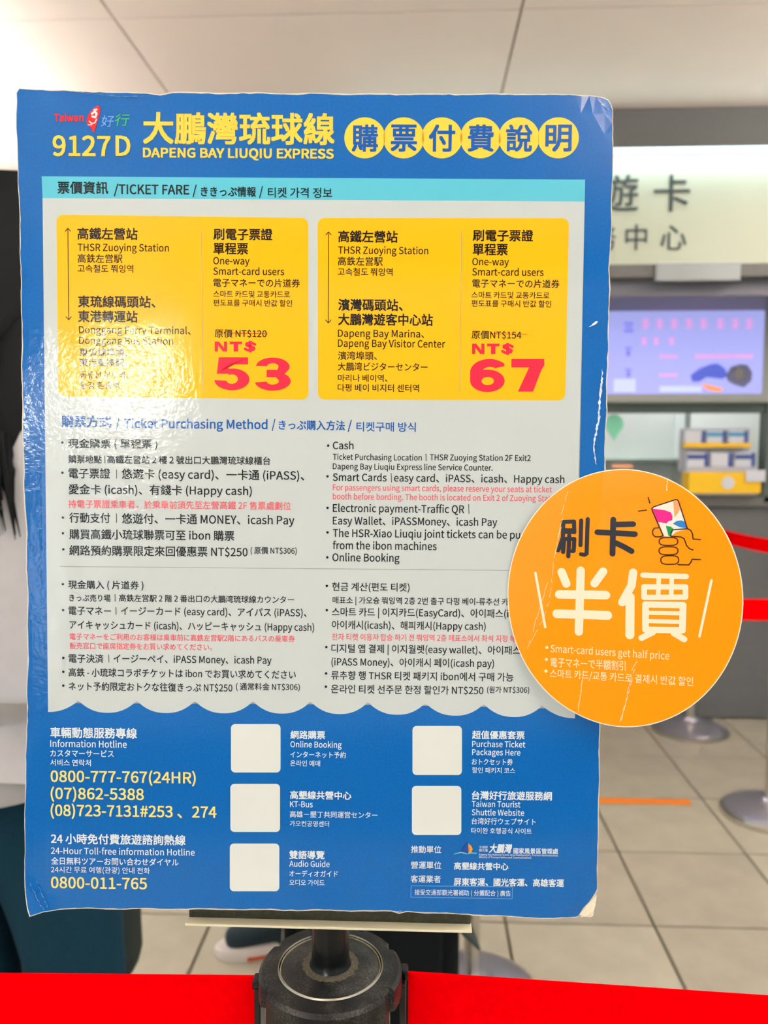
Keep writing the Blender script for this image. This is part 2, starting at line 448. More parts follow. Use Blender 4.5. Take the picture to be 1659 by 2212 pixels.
# header band and white information panel
BAND = Print(BOARD, 0.00006).poly([(90, 381), (1264, 388), (1263, 435.5), (92, 428)], I_CYAN)
band = BAND.build('header_band', sb)
def scallops():
    cusps = [(169.6, 1513.6), (295.4, 1513.8), (421, 1514.5), (546.5, 1515), (671, 1515.7), (795, 1517), (919, 1518.7), (1045, 1521), (1171, 1524.5)]
    pts = [(104, 1538)]
    n = 10
    for k in range(1, n): t = k / n; pts.append((104 + 65.6 * t, 1538 - 24.4 * (t ** 2.2)))
    for (x0, y0), (x1, y1) in zip(cusps, cusps[1:]):
        for k in range(0, 2 * n):
            t = k / (2 * n); pts.append((x0 + (x1 - x0) * t, y0 + (y1 - y0) * t + 26 * (1 - abs(2 * t - 1) ** 2.3)))
    x0, y0 = cusps[-1]
    for k in range(0, n + 1): t = k / n; pts.append((x0 + 71 * t, y0 + 27 * (1 - (1 - t) ** 2.2)))
    return pts
wp = Print(BOARD, 0.00006).poly([(92, 428), (1263, 435.5)] + [(1244, 1300)] + scallops()[::-1], I_WHITE).build('information_panel', sb)
# fare panels
fpL = Print(BOARD, 0.00011).poly(rrect(0, 0, 540, 393, 15, quad=[(122, 463.5), (666, 471), (666.5, 863.5), (126, 856)]), I_YEL).build('fare_panel', sb)
fpR = Print(BOARD, 0.00011).poly(rrect(0, 0, 540, 393, 15, quad=[(686, 471), (1229, 471.5), (1221, 865), (686.5, 863)]), I_YEL).build('fare_panel', sb)
def T(): return Print(BOARD, 0.00017)
B1, B2, B3 = 0.012, 0.021, 0.027      # stroke weights
def arrow(x, ya, yb, p):
    a = T(); a.line(x, ya, x + (1.5 if x < 300 else -.5), yb, 1.6, I_BLACK)
    for y, s in ((ya, 1), (yb, -1)):
        xx = x if s == 1 else x + (1.5 if x < 300 else -.5)
        a.line(xx - 6, y + 7 * s, xx, y, 1.6, I_BLACK); a.line(xx + 6, y + 7 * s, xx, y, 1.6, I_BLACK)
    a.build('arrow', p)
arrow(147, 493, 691, fpL); arrow(709.8, 501, 698, fpR)
T().line(435.5, 500, 438.5, 845, 1.0, I_GREY).build('divider', fpL); T().line(997, 497, 993.5, 847, 1.0, I_GREY).build('divider', fpR)

def lines(name, parent, rows, m, label=None):
    p = T()
    for r in rows:
        t, x0, x1, yb, em = r[:5]
        bold = max(r[5] if len(r) > 5 else 0.0, 0.011 if em > 15 else 0.0); mm = r[6] if len(r) > 6 else m
        if t == '·': p.disc(x0, yb, 2.7, mm, 12)
        elif t == '|': p.line(x0, x1, x0 + .5, yb, 1.2, mm)       # a thin upright rule: x, top, bottom
        else: p.text(t, x0, x1, yb, em, mm, bold)
    return p.build(name, parent, label)

# ---- title
lines('route_lettering', sb, [('9127', 114, 239, 336, 57, B3), ('D', 250, 282, 336, 57, B3)], I_TITLE, 'yellow route number')
lines('title_lettering', sb, [('大鵬灣琉球線', 309, 723, 304, 72, 0.03), ('DAPENG BAY LIUQIU EXPRESS', 309, 721, 339.5, 26.5, 0.042)], I_TITLE, 'yellow title lettering')
for k, (ch, x) in enumerate(zip('購票付費說明', (788, 872, 954.5, 1038, 1121, 1206))):
    d = Print(BOARD, 0.00010).disc(x, 298, 44.3, I_TITLE, 48).build('title_disc', sb)
    p = T(); p.text(ch, x - 28.5, x + 28.5, 320, 62, I_NAVY, 0.03, vfit=(269, 328)); p.build('character', d)
# ---- small tourist-bus emblem at the top left
em = T()
em.text('Taiwan', 117, 181, 262, 21, I_EMBLEM, 0.05)
em.poly([(212, 228), (217, 232), (217, 240), (214, 252), (211, 262), (207, 274), (204, 286), (200, 285), (197, 276), (189, 270), (187, 262), (190, 250), (196, 241), (202, 234)], I_EMBLEM)
em.build('emblem', sb, 'red island shaped emblem and lettering')
e2 = Print(BOARD, 0.00022)
e2.stroke([(199, 246), (205, 241), (209, 246), (206, 254), (200, 252)], 4.5, I_LET); e2.stroke([(204, 238), (209, 237)], 4, I_LET)
e2.stroke([(193, 262), (198, 267), (205, 266), (209, 258)], 2.4, I_LET); e2.stroke([(191, 270), (199, 270)], 1.8, I_LET)
e2.text('好', 218, 247, 272, 27, I_SKY, 0, shear=0.15); e2.text('行', 249, 280, 270, 28, I_GREEN, 0, shear=0.15)
e2.build('emblem_lettering', sb, 'small blue and green brush lettering')
# ---- header band
lines('lettering', band, [('票價資訊', 124.5, 234, 416, 28.5, B2), ('/TICKET FARE', 246, 409, 419, 27.5, B2), ('/', 416, 425, 421, 27, B2),
    ('ききっぷ情報', 434, 553, 422.5, 23, B2), ('/', 560, 568, 423, 26, B2), ('티켓 가격 정보', 579, 717.5, 425, 24, B1)], I_BLACK)
# ---- left fare panel
lines('stop_lettering', fpL, [('高鐵左營站', 167.5, 297.5, 515, 27, B3), ('THSR Zuoying Station', 168, 365, 542, 21), ('高鉄左営駅', 168, 265, 566, 20.5), ('고속철도 쭤잉역', 168, 288, 587, 18.5),
    ('東琉線碼頭站、', 169, 336, 661.5, 27, B3), ('東港轉運站', 169, 297.5, 693.5, 27, B3), ('Donggang Ferry Terminal、', 171, 412, 720, 21), ('Donggang Bus Station', 171, 374, 743, 21),
    ('東琉線埠頭、', 172, 275, 768, 19.5), ('東港乗換駅', 172, 268, 790, 19), ('동류선 부두역、', 173, 278, 816, 17.5), ('동강 환승역', 173, 258, 838.5, 17.5)], I_BLACK)
lines('ticket_lettering', fpL, [('刷電子票證', 461, 588.6, 516, 26.5, B3), ('單程票', 461, 536, 547, 27, B3), ('One-way', 461, 539, 571, 21), ('Smart-card users', 461, 614, 593.5, 21),
    ('電子マネーでの片道券', 461, 648, 618, 19.5), ('스마트 카드및 교통카드로', 461, 626.5, 641, 16), ('편도표를 구매시 반값 할인', 461, 631, 660, 16), ('原價 NT$120', 464, 576, 727.5, 19.5)], I_BLACK)
lines('stop_lettering', fpR, [('高鐵左營站', 730.5, 859, 521, 27, B3), ('THSR Zuoying Station', 730.5, 925, 548, 21), ('高鉄左営駅', 730, 826.7, 572, 20.5), ('고속철도 쭤잉역', 729.5, 848, 594, 18.5),
    ('濱灣碼頭站、', 730.5, 870, 668.5, 27, B3), ('大鵬灣遊客中心站', 730.5, 935, 700, 27, B3), ('Dapeng Bay Marina、', 730, 916, 727.5, 21), ('Dapeng Bay Visitor Center', 730, 961.5, 749, 21),
    ('濱湾埠頭、', 730, 814, 775.5, 19.5), ('大鵬湾ビジターセンター', 730, 923.5, 799, 19.5), ('마리나 베이역、', 730, 837, 823, 17.5), ('다펑 베이 비지터 센터역', 729.5, 905, 844, 18)], I_BLACK)
lines('ticket_lettering', fpR, [('刷電子票證', 1021, 1151.6, 518.5, 26.5, B3), ('單程票', 1021, 1096.7, 549, 27, B3), ('One-way', 1020, 1099, 573, 21), ('Smart-card users', 1020, 1174, 595, 21),
    ('電子マネーでの片道券', 1020, 1208.5, 619.5, 19.5), ('스마트 카드및 교통카드로', 1018.5, 1186.4, 643, 16), ('편도표를 구매시 반값 할인', 1018.5, 1190.6, 661.5, 16), ('原價NT$154', 1018.5, 1126, 730.5, 19.5)], I_BLACK)
T().line(498, 719.5, 578, 721, 1.4, I_EMBLEM).build('strike_line', fpL); T().line(1058, 721, 1139, 722, 1.4, I_EMBLEM).build('strike_line', fpR)

# ---- heavy wide price figures, drawn as outlines (unit box: x right, y down)
def arc(cx, cy, rx, ry, a0, a1, n=14): return [(cx + rx * math.cos(math.radians(a0 + (a1 - a0) * k / n)), cy + ry * math.sin(math.radians(a0 + (a1 - a0) * k / n))) for k in range(n + 1)]
def fig(p, outer, inner, x, y, w, h, m):
    """polygon with an optional hole, mapped to a box in photo pixels"""
    mp = lambda q: [BOARD.uv(x + a * w, y + b * h) for a, b in q]
    if not inner: p.ngon(mp(outer), m); return
    o, i = mp(outer), mp(inner); n = len(o); assert n == len(i)
    p.add(o + i, [(k, (k + 1) % n, n + (k + 1) % n, n + k) for k in range(n)], m)
def strip(p, pairs, x, y, w, h, m):
    mp = lambda q: BOARD.uv(x + q[0] * w, y + q[1] * h)
    vs = [mp(a) for a, b in pairs] + [mp(b) for a, b in pairs]; n = len(pairs)
    p.add(vs, [(k, k + 1, n + k + 1, n + k) for k in range(n - 1)], m)
def five(p, x, y, w, h):
    p.poly([(x + a * w, y + b * h) for a, b in ((.13, 0), (.96, 0), (.96, .215), (.40, .215), (.37, .36), (.42, .50), (.07, .50))], I_RED)
    out = [(.10, .50), (.25, .42)] + arc(.52, .67, .48, .33, -118, 90, 22) + arc(.50, .67, .50, .33, 90, 176, 10)
    inn = [(.40, .50), (.41, .50)] + arc(.50, .66, .17, .145, -118, 90, 22) + arc(.50, .66, .17, .145, 90, 160, 10)
    strip(p, list(zip(out, inn)), x, y, w, h, I_RED)
def three(p, x, y, w, h):
    out = arc(.50, .28, .47, .28, 186, 385, 20); inn = arc(.50, .27, .16, .10, 186, 385, 20)
    inn = inn[:-1] + [(.62, .40)]; out = out[:-1] + [(.86, .46)]
    strip(p, list(zip(out, inn)), x, y, w, h, I_RED)
    p.poly([(x + a * w, y + b * h) for a, b in ((.33, .37), (.62, .37), (.90, .42), (.80, .52), (.62, .59), (.33, .59))], I_RED)
    out = [(.84, .44)] + arc(.50, .71, .50, .29, -52, 172, 24); inn = [(.60, .56)] + arc(.50, .71, .17, .105, -52, 172, 24)
    strip(p, list(zip(out, inn)), x, y, w, h, I_RED)
def six(p, x, y, w, h):
    o = arc(.5, .66, .5, .34, 0, 360, 40)[:-1]; i = arc(.51, .665, .18, .125, 0, 360, 40)[:-1]
    fig(p, o, i, x, y, w, h, I_RED)
    out = [(.985, .22)] + arc(.56, .40, .56, .40, -38, -180, 16) + [(0, .52), (0.0, .66)]; n = len(out)
    inn = [(.70, .28)] + arc(.58, .44, .25, .20, -50, -180, 16) + [(.30, .56), (.25, .66)]
    strip(p, list(zip(out, inn)), x, y, w, h, I_RED)
def seven(p, x, y, w, h): p.poly([(x + a * w, y + b * h) for a, b in ((0, 0), (1, 0), (1, .20), (.92, .32), (.66, 1), (.20, 1), (.54, .26), (0, .26))], I_RED)
def dollars(p, x, y, w, h):
    q = lambda x0, w0, pts: p.poly([(x + (x0 + a * w0) * w, y + b * h) for a, b in pts], I_RED)
    q(0, .30, ((0, 0), (.34, 0), (.74, .62), (.74, 0), (1, 0), (1, 1), (.66, 1), (.26, .38), (.26, 1), (0, 1)))
    q(.36, .30, ((0, 0), (1, 0), (1, .26), (.68, .26), (.68, 1), (.32, 1), (.32, .26), (0, .26)))
    x0, w0 = x + .71 * w, .29 * w
    S = [(.90, .28), (.72, .17), (.45, .14), (.20, .21), (.19, .35), (.40, .45), (.65, .53), (.83, .64), (.80, .79), (.55, .87), (.28, .85), (.08, .73)]
    p.stroke([(x0 + a * w0, y + b * h) for a, b in S], h * .26, I_RED)
    p.poly([(x0 + .38 * w0, y - .08 * h), (x0 + .62 * w0, y - .08 * h), (x0 + .62 * w0, y + 1.08 * h), (x0 + .38 * w0, y + 1.08 * h)], I_RED)
p = T(); dollars(p, 464, 738, 89.5, 21.5); five(p, 463, 772, 76, 71); three(p, 550.5, 772.5, 77.5, 71.5); p.build('price_lettering', fpL, 'large red price figures')
p = T(); dollars(p, 1019.7, 742.5, 89.5, 22.5); six(p, 1015.5, 775.5, 74.5, 71.5); seven(p, 1104.5, 775.5, 71, 70.5); p.build('price_lettering', fpR, 'large red price figures')

# ---- ticket purchasing section
lines('section_lettering', wp, [('購票方式', 133, 241, 920, 26.5, B2), ('/', 251, 258, 923, 25, B2), ('Ticket Purchasing Method', 268, 578, 924, 26, B2), ('/', 587, 595, 926, 26, B2),
    ('きっぷ購入方法', 602, 745, 926.5, 22.5, B2), ('/', 751, 760, 928, 26, B2), ('티켓구매 방식', 770, 898, 930, 22.5, B1)], I_NAVY, 'blue section heading')
b = B1
lines('chinese_lettering', wp, [('·', 135, 0, 956, 0), ('現金購票 ( 單程票 )', 147.5, 340, 965.5, 21.5, b),
    ('購票地點', 148, 220, 999, 19), ('|', 226.5, 984, 1001, 0), ('高鐵左營站 2 樓 2 號出口大鵬灣琉球線櫃台', 232, 584, 999.5, 19),
    ('·', 135, 0, 1021, 0), ('電子票證', 148.5, 238, 1031, 23.5, b), ('|', 251.5, 1014, 1034, 0), ('悠遊卡 (easy card)、一卡通 (iPASS)、', 263, 657, 1032.5, 24, b),
    ('愛金卡 (icash)、有錢卡 (Happy cash)', 148.5, 544, 1065.5, 23.5, b),
    ('持電子票證乘車者，於乘車前須先至左營高鐵 2F 售票處劃位', 148, 628.7, 1095.5, 19, 0, I_PINK),
    ('·', 136, 0, 1118, 0), ('行動支付', 150, 238, 1127, 23.5, b), ('|', 251.5, 1109, 1129, 0), ('悠遊付、一卡通 MONEY、icash Pay', 263.5, 636, 1129, 24, b),
    ('·', 136, 0, 1152, 0), ('購買高鐵小琉球聯票可至 ibon 購票', 150, 506, 1162.5, 23.5, b),
    ('·', 137, 0, 1186.6, 0), ('網路預約購票限定來回優惠票 NT$250', 150, 535, 1197.5, 23.5, b), ('( 原價 NT$306)', 541.5, 641, 1195, 16.5)], I_BLACK)
lines('japanese_lettering', wp, [('·', 136, 0, 1262, 0), ('現金購入 ( 片道券 )', 147.7, 310, 1270, 19.5, .004),
    ('きっぷ売り場', 150, 239, 1297.5, 17), ('|', 248.5, 1283, 1299, 0), ('高鉄左営駅 2 階 2 番出口の大鵬湾琉球線カウンター', 257.5, 635, 1298, 17),
    ('·', 136.5, 0, 1318, 0), ('電子マネー', 148.5, 240, 1326.5, 20.5, .006), ('|', 250.5, 1311, 1328, 0), ('イージーカード (easy card)、アイパス (iPASS)、', 261.5, 662, 1327, 20.5, .006),
    ('アイキャッシュカード (icash)、ハッピーキャッシュ (Happy cash)', 150.6, 678.5, 1357, 20.5, .006),
    ('電子マネーをご利用のお客様は乗車前に高鉄左営駅2階にあるバスの乗車券', 150.6, 637, 1380.5, 15.5, 0, I_PINK),
    ('販売窓口で座席指定券をお買い求めてください。', 150.6, 458, 1400.5, 15.5, 0, I_PINK),
    ('·', 137, 0, 1421, 0), ('電子決済', 148.5, 224, 1429.5, 20, .006), ('|', 235, 1414, 1431, 0), ('イージーペイ、iPASS Money、icash Pay', 245.5, 586.5, 1430, 20.5, .006),
    ('·', 137, 0, 1451, 0), ('高鉄 - 小琉球コラボチケットは ibon でお買い求めてください', 148.5, 639, 1459.5, 20, .006),
    ('·', 137, 0, 1481, 0), ('ネット予約限定おトクな往復きっぷ NT$250', 148.5, 502, 1489.5, 20, .006), ('( 通常料金 NT$306)', 510, 647.7, 1489, 17)], I_BLACK)
lines('english_lettering', wp, [('·', 709, 0, 962.6, 0), ('Cash', 719, 763.6, 970, 21.5, b),
    ('Ticket Purchasing Location', 719, 911, 993, 17, .008), ('|', 920, 980, 996, 0), ('THSR Zuoying Station 2F Exit2', 928.5, 1146, 994, 17, .008),
    ('Dapeng Bay Liuqiu Express line Service Counter.', 719, 1064, 1013.5, 17, .008),
    ('·', 707.5, 0, 1029, 0), ('Smart Cards', 719, 835, 1038.5, 21.5, b), ('|', 845, 1022, 1042, 0), ('easy card、iPASS、icash、Happy cash', 851, 1219, 1040, 21.5, .008),
    ('For passengers using smart cards, please reserve your seats at ticket', 719, 1192, 1059, 17, 0, I_PINK),
    ('booth before bording. The booth is located on Exit 2 of Zuoying Station', 719, 1211, 1078.5, 17, 0, I_PINK),
    ('·', 707.5, 0, 1097, 0), ('Electronic payment-Traffic QR', 719, 1002.5, 1105.5, 22.5, b), ('|', 1012.5, 1089, 1110, 0), ('Easy Wallet、iPASSMoney、icash Pay', 719, 1073.8, 1132.5, 22, .008),
    ('·', 707.5, 0, 1150, 0), ('The HSR-Xiao Liuqiu joint tickets can be pu', 719, 1123.5, 1159.5, 22.5, b), ('from the ibon machines', 719, 943, 1186, 22.5, b),
    ('·', 707, 0, 1204, 0), ('Online Booking', 718, 863, 1212, 22.5, b)], I_BLACK)
lines('korean_lettering', wp, [('·', 706, 0, 1265.5, 0), ('현금 계산(편도 티켓)', 717.5, 884.5, 1274.5, 20, .006), ('매표소 | 가오슝 쭤잉역 2층 2번 출구 다펑 베이-류추선 카', 718.5, 1098, 1302.5, 17),
    ('·', 706, 0, 1318, 0), ('스마트 카드 | 이지카드(EasyCard)、아이패스(i', 717, 1098, 1329, 20.5, .006), ('아이캐시(icash)、해피캐시(Happy cash)', 717, 1049, 1357, 20.5, .006),
    ('잔자 티켓 이용자 탑승 하기 전 쭤잉역 2층 매표소에서 좌석 지정 해', 717, 1113, 1381.5, 16.5, 0, I_PINK),
    ('·', 705, 0, 1397.6, 0), ('디지털 앱 결제 | 이지월렛(easy wallet)、아이패스', 716, 1124, 1408, 20.5, .006), ('(iPASS Money)、아이캐시 페이(icash pay)', 716, 1067, 1436.8, 20.5, .006),
    ('·', 704.5, 0, 1454.5, 0), ('류추향 행 THSR 티켓 패키지 ibon에서 구매 가능', 715.5, 1109, 1466, 20.5, .006),
    ('·', 704, 0, 1483, 0), ('온라인 티켓 선주문 한정 할인가 NT$250', 715, 1044, 1495.5, 20.5, .006), ('(원가 NT$306)', 1052, 1143, 1495.5, 16)], I_BLACK)
T().line(130, 1223.5, 1100, 1232, 1.1, I_GREY).build('rule_line', wp)

# ---- blue lower field
lines('hotline_lettering', sb, [('車輛動態服務專線', 109, 296, 1591, 24, B3), ('Information Hotline', 109, 274, 1613, 19.5), ('カスタマーサービス', 109, 246, 1633, 17, .01), ('서비스 연락처', 109, 196.6, 1652.5, 15.5, .006),
    ('0800-777-767(24HR)', 109.7, 423, 1688, 32, B2, I_PHONE), ('(07)862-5388', 109.7, 311, 1725, 32, B2, I_PHONE), ('(08)723-7131#253 、274', 109.7, 468, 1761.5, 32, B2, I_PHONE),
    ('24 小時免付費旅遊諮詢熱線', 110.5, 401, 1820, 23.5, B3), ('24-Hour Toll-free information Hotline', 110.5, 420.7, 1844, 18.5), ('全日無料ツアーお問い合わせダイヤル', 111, 386, 1865.5, 17, .012),
    ('24시간 무료 여행(관광) 안내 전화', 110.5, 324, 1883.5, 15, .006), ('0800-011-765', 110.5, 317.7, 1917.5, 32, B2, I_PHONE)], I_LET, 'white and yellow hotline lettering')
for x0, y0, x1, y1 in ((499, 1564, 606, 1668.5), (497.7, 1693, 605, 1797), (496.6, 1822, 603.4, 1925), (891, 1568, 997.8, 1674), (889.8, 1697.5, 996.5, 1803.5)):
    Print(BOARD, 0.0001).poly(rrect(x0, y0, x1, y1, 9), I_CODE).build('code_panel', sb, 'blank white rounded panel')
lines('service_lettering', sb, [('網路購票', 627.4, 702.4, 1594, 19, B3), ('Online Booking', 627.4, 738, 1613.7, 17), ('インターネット予約', 627, 747, 1635, 15, .008), ('온라인 예매', 627, 691.5, 1653.5, 14, .006),
    ('高墾線共營中心', 626.5, 759, 1724, 19, B3), ('KT-Bus', 626.5, 675.5, 1743, 17), ('高雄－墾丁共同運営センター', 626, 815.5, 1764, 15, .006), ('가오컨공영센터', 626, 711, 1783.5, 13.5, .006),
    ('雙語導覽', 625, 701, 1853, 19, B3), ('Audio Guide', 625, 712, 1871.5, 17), ('オーディオガイド', 625, 729.5, 1892, 15, .008), ('오디오 가이드', 625, 701, 1911, 14, .006)], I_LET)
lines('service_lettering', sb, [('超值優惠套票', 1019.7, 1133, 1594, 19, B3), ('Purchase Ticket', 1019.7, 1134.5, 1613, 17), ('Packages Here', 1019.7, 1124, 1630.5, 17), ('おトクセット券', 1019, 1107.5, 1650.5, 15, .008), ('할인 패키지 코스', 1019.7, 1112.6, 1668.5, 14, .006),
    ('台灣好行旅遊服務網', 1019, 1192, 1725, 20, B3), ('Taiwan Tourist', 1019, 1124, 1742.5, 17), ('Shuttle Website', 1019, 1132, 1760.5, 17), ('台湾好行ウェブサイト', 1018.5, 1157, 1779, 15, .008), ('타이완 호행공식 사이트', 1017.6, 1148.4, 1799, 14, .006)], I_LET)
lines('operator_lettering', sb, [('推動單位', 887.7, 953, 1840.5, 17, .008), ('營運單位', 887.7, 953, 1874.5, 17, .008), ('客運業者', 887, 952, 1904.5, 17, .008), ('高墾線共營中心', 980.5, 1098, 1876.5, 17, B3),
    ('屏東客運、國光客運、高雄客運', 980, 1218, 1911, 18, B3), ('接受交通部觀光署補助 ( 分攤配合 ) 廣告', 895.5, 1103, 1932, 13.5),
    ('交通部', 1035, 1053.5, 1832, 6.5), ('觀光署', 1035, 1053.5, 1839, 6.5), ('國家風景區管理處', 1109, 1205.4, 1842.5, 13, B2),
    ('Dapeng Bay National Scenic Area Headquarters, Tourism Administration,', 1034.5, 1206, 1847.5, 5.5, .01), ('Ministry of Transportation and Communications', 1034.5, 1147.6, 1853, 5.5, .01)], I_LET)
p = T(); p.text('大鵬灣', 1056, 1106, 1840, 21, I_LET, 0.03, shear=0.25)
p.poly([(1009, 1817), (1013, 1827), (1014, 1836), (1010, 1845), (990, 1846), (994, 1840), (1003, 1831)], ink('sail_blue', (24, 74, 160)))
p.poly([(1011, 1821), (1018, 1827), (1021, 1834), (1018, 1841), (1012, 1844), (1016, 1836), (1015, 1829)], I_ORANGE)
p.stroke([(982, 1844), (996, 1841), (1008, 1844), (1018, 1842), (1029, 1843)], 2.5, I_CYAN)
p.build('operator_emblem', sb, 'small sail emblem and brush lettering')
p = T()
for a in ((888, 1913, 1107, 1915.5), (1107, 1915.5, 1106, 1941), (1106, 1941, 887.5, 1937.5), (887.5, 1937.5, 888, 1913)): p.line(*a, 1.1, I_SKY)
p.build('outline_box', sb)
# ---- wear: peeled film along the right border, scuffs, torn lower right corner
M_PEEL = mat('peeled_film', (224, 234, 246), 0.35, noise=0.15, nscale=600, coat=0.5)
def ragged(path, w0, seed, m=None):
    """a thin raised flake of torn film following a path"""
    r = random.Random(seed); bm = bmesh.new(); L_, R_ = [], []
    pts = resample(path + path[::-1], 5)[:None]; pts = []
    for a, b_ in zip(path, path[1:]):
        n = max(2, int(math.hypot(b_[0] - a[0], b_[1] - a[1]) / 4))
        pts += [(a[0] + (b_[0] - a[0]) * k / n, a[1] + (b_[1] - a[1]) * k / n) for k in range(n)]
    for i, (x, y) in enumerate(pts):
        w = w0 * (0.25 + r.random()) * math.sin(PI * (i + .6) / (len(pts) + .2)) ** .5
        j = r.uniform(-1, 1); a = BOARD.uv(x - w + j, y); c = BOARD.uv(x + w + j, y)
        h = curl((a[0] + c[0]) / 2, a[1])
        L_.append(bm.verts.new((a[0], -h - 0.0003, a[1]))); R_.append(bm.verts.new((c[0], -h - 0.0003 - r.random() * 0.0008, c[1])))
    for k in range(len(pts) - 1): bm.faces.new((L_[k], R_[k], R_[k + 1], L_[k + 1]))
    return bm
obj('peeled_film', ragged([(1301, 798), (1299, 830), (1295, 862), (1293, 900), (1288, 935), (1282, 960), (1284, 985), (1288, 1008)], 2.6, 4), M_PEEL, sb)
obj('scuff', ragged([(1273, 706), (1280, 703), (1287, 697), (1290, 692)], 4, 6), M_PEEL, sb)
obj('scuff', ragged([(135, 196), (200, 203), (260, 210), (330, 208)], 0.9, 9), M_PEEL, sb)
obj('scuff', ragged([(1293, 214), (1300, 222), (1312, 232), (1320, 238)], 1.6, 11), M_PEEL, sb)
obj('scuff', ragged([(845, 1966), (858, 1968), (872, 1966)], 1.5, 12), M_PEEL, sb)
bm = bmesh.new(); q = [(1290, 1936), (1277, 1951), (1263, 1963), (1254, 1976), (1256, 1985), (1266, 1982), (1276, 1984), (1283, 1982), (1284, 1968), (1288, 1955)]
vs = []
for x, y in q:
    u, v = BOARD.uv(x, y); vs.append(bm.verts.new((u, 0.0008 + 0.001 * ((x * 7) % 3) / 3, v)))
bm.faces.new(vs); r = bmesh.ops.extrude_face_region(bm, geom=bm.faces[:]); bmesh.ops.translate(bm, verts=[g for g in r['geom'] if isinstance(g, bmesh.types.BMVert)], vec=(0, .0012, 0)); bmesh.ops.recalc_face_normals(bm, faces=bm.faces[:])
obj('torn_corner', bm, mat('torn_card', (236, 226, 200), 0.9, noise=0.1, nscale=300), sb)['label'] = 'torn cream card at the lower corner'
for path, w in (([(66, 1905), (76, 1925), (88, 1950), (100, 1966)], .7), ([(80, 1900), (92, 1930), (106, 1962)], .6)): obj('crease', ragged(path, w, 21), M_PEEL, sb)

# ================================================================== ROUND STICKER
_lu, _lv = BOARD.uv(1096, 1292)
_L = BOARD.m @ Vector((_lu, -0.0013, _lv))
SR = -0.27
def stick_sheet():
    s = Sheet(_L, -0.04, -0.012, SR); u0, v0 = s.uv(1096, 1292); u1, v1 = s.uv(1608, 1292); ut, vt = s.uv(1345, 1013); ub, vb = s.uv(1352, 1574)
    c = s.m @ Vector(((u0 + u1) / 2, 0, (vt + vb) / 2)); return Sheet(c, -0.04, -0.012, SR), (u1 - u0) / 2, (vt - vb) / 2
ST, RX, RZ = stick_sheet()
print('sticker radii', RX, RZ)
stk = empty('round_sticker', matrix=ST.m); tag(stk, 'round orange half price sticker stuck over the right edge of the blue sign', 'sticker')
CREASE = [((1228, 1060), (1218, 1110), (1222, 1150), (1202, 1200), (1196, 1260), (1185, 1310), (1165, 1350), (1135, 1400)), ((1303, 1020), (1296, 1120), (1283, 1240), (1272, 1360), (1262, 1440), (1248, 1560)), ((1444, 1036), (1440, 1120), (1418, 1260), (1398, 1390), (1370, 1460), (1338, 1572))]
def crease_u(k, v):
    pts = sorted([ST.uv(*q) for q in CREASE[k]], key=lambda q: q[1])
    if v <= pts[0][1]: return pts[0][0]
    for a, b_ in zip(pts, pts[1:]):
        if v <= b_[1]: t = (v - a[1]) / (b_[1] - a[1] + 1e-9); return a[0] + (b_[0] - a[0]) * t
    return pts[-1][0]
def fold(u, v):
    """the crumpled sticker: shallow facets between its creases (towards the reader positive)"""
    d = 0.0
    for k, s in ((0, -0.06), (1, 0.055), (2, -0.05)):
        c = crease_u(k, v); d += s * max(0.0, u - c)
    return d + 0.014 * (u + RX) * 1.0 * 0
def sticker_mat(name, rgb):
    m = mat(name, rgb, 0.45, coat=0.25, coatr=0.22, spec=0.05)
    return m
S_OR = sticker_mat('orange_paper', (255, 146, 0)); S_WH = sticker_mat('sticker_cream', (240, 234, 206)); S_BK = sticker_mat('sticker_black', (44, 46, 54)); S_BR = sticker_mat('sticker_brown_line', (66, 36, 20)); S_LT = sticker_mat('sticker_small_letters', (252, 228, 180))
S_RIM = mat('sticker_rim_white', (246, 240, 226), 0.8)
def sdisc(rx, rz, y, m, name, thick=0):
    bm = bmesh.new(); n = 96; rnd = random.Random(5)
    vs = [bm.verts.new((rx * math.cos(2 * PI * k / n), 0, rz * math.sin(2 * PI * k / n))) for k in range(n)]; bm.faces.new(vs)
    for k in range(-11, 12): bmesh.ops.bisect_plane(bm, geom=bm.verts[:] + bm.edges[:] + bm.faces[:], plane_co=(k * rx / 12, 0, 0), plane_no=(1, 0, 0))
    for k in range(-11, 12): bmesh.ops.bisect_plane(bm, geom=bm.verts[:] + bm.edges[:] + bm.faces[:], plane_co=(0, 0, k * rz / 12), plane_no=(0, 0, 1))
    for v in bm.verts:            # pull the nearest grid columns onto the creases so that they stay sharp
        if (v.co.x / rx) ** 2 + (v.co.z / rz) ** 2 < 0.97:
            for k in range(3):
                c = crease_u(k, v.co.z)
                if abs(v.co.x - c) < rx / 24 + 1e-5: v.co.x = c; break
    bmesh.ops.triangulate(bm, faces=bm.faces[:])
    for v in bm.verts: v.co.y = y - fold(v.co.x, v.co.z)
    for f in bm.faces:
        if f.normal.y > 0: f.normal_flip()
    if thick:
        r = bmesh.ops.extrude_face_region(bm, geom=bm.faces[:]); bmesh.ops.translate(bm, verts=[g for g in r['geom'] if isinstance(g, bmesh.types.BMVert)], vec=(0, thick, 0)); bmesh.ops.recalc_face_normals(bm, faces=bm.faces[:])
    return obj(name, bm, m, stk)
sdisc(RX, RZ, 0.0001, S_RIM, 'paper_rim', 0.0004)
sdisc(RX - 0.0005, RZ - 0.0005, 0.0, S_OR, 'orange_face')
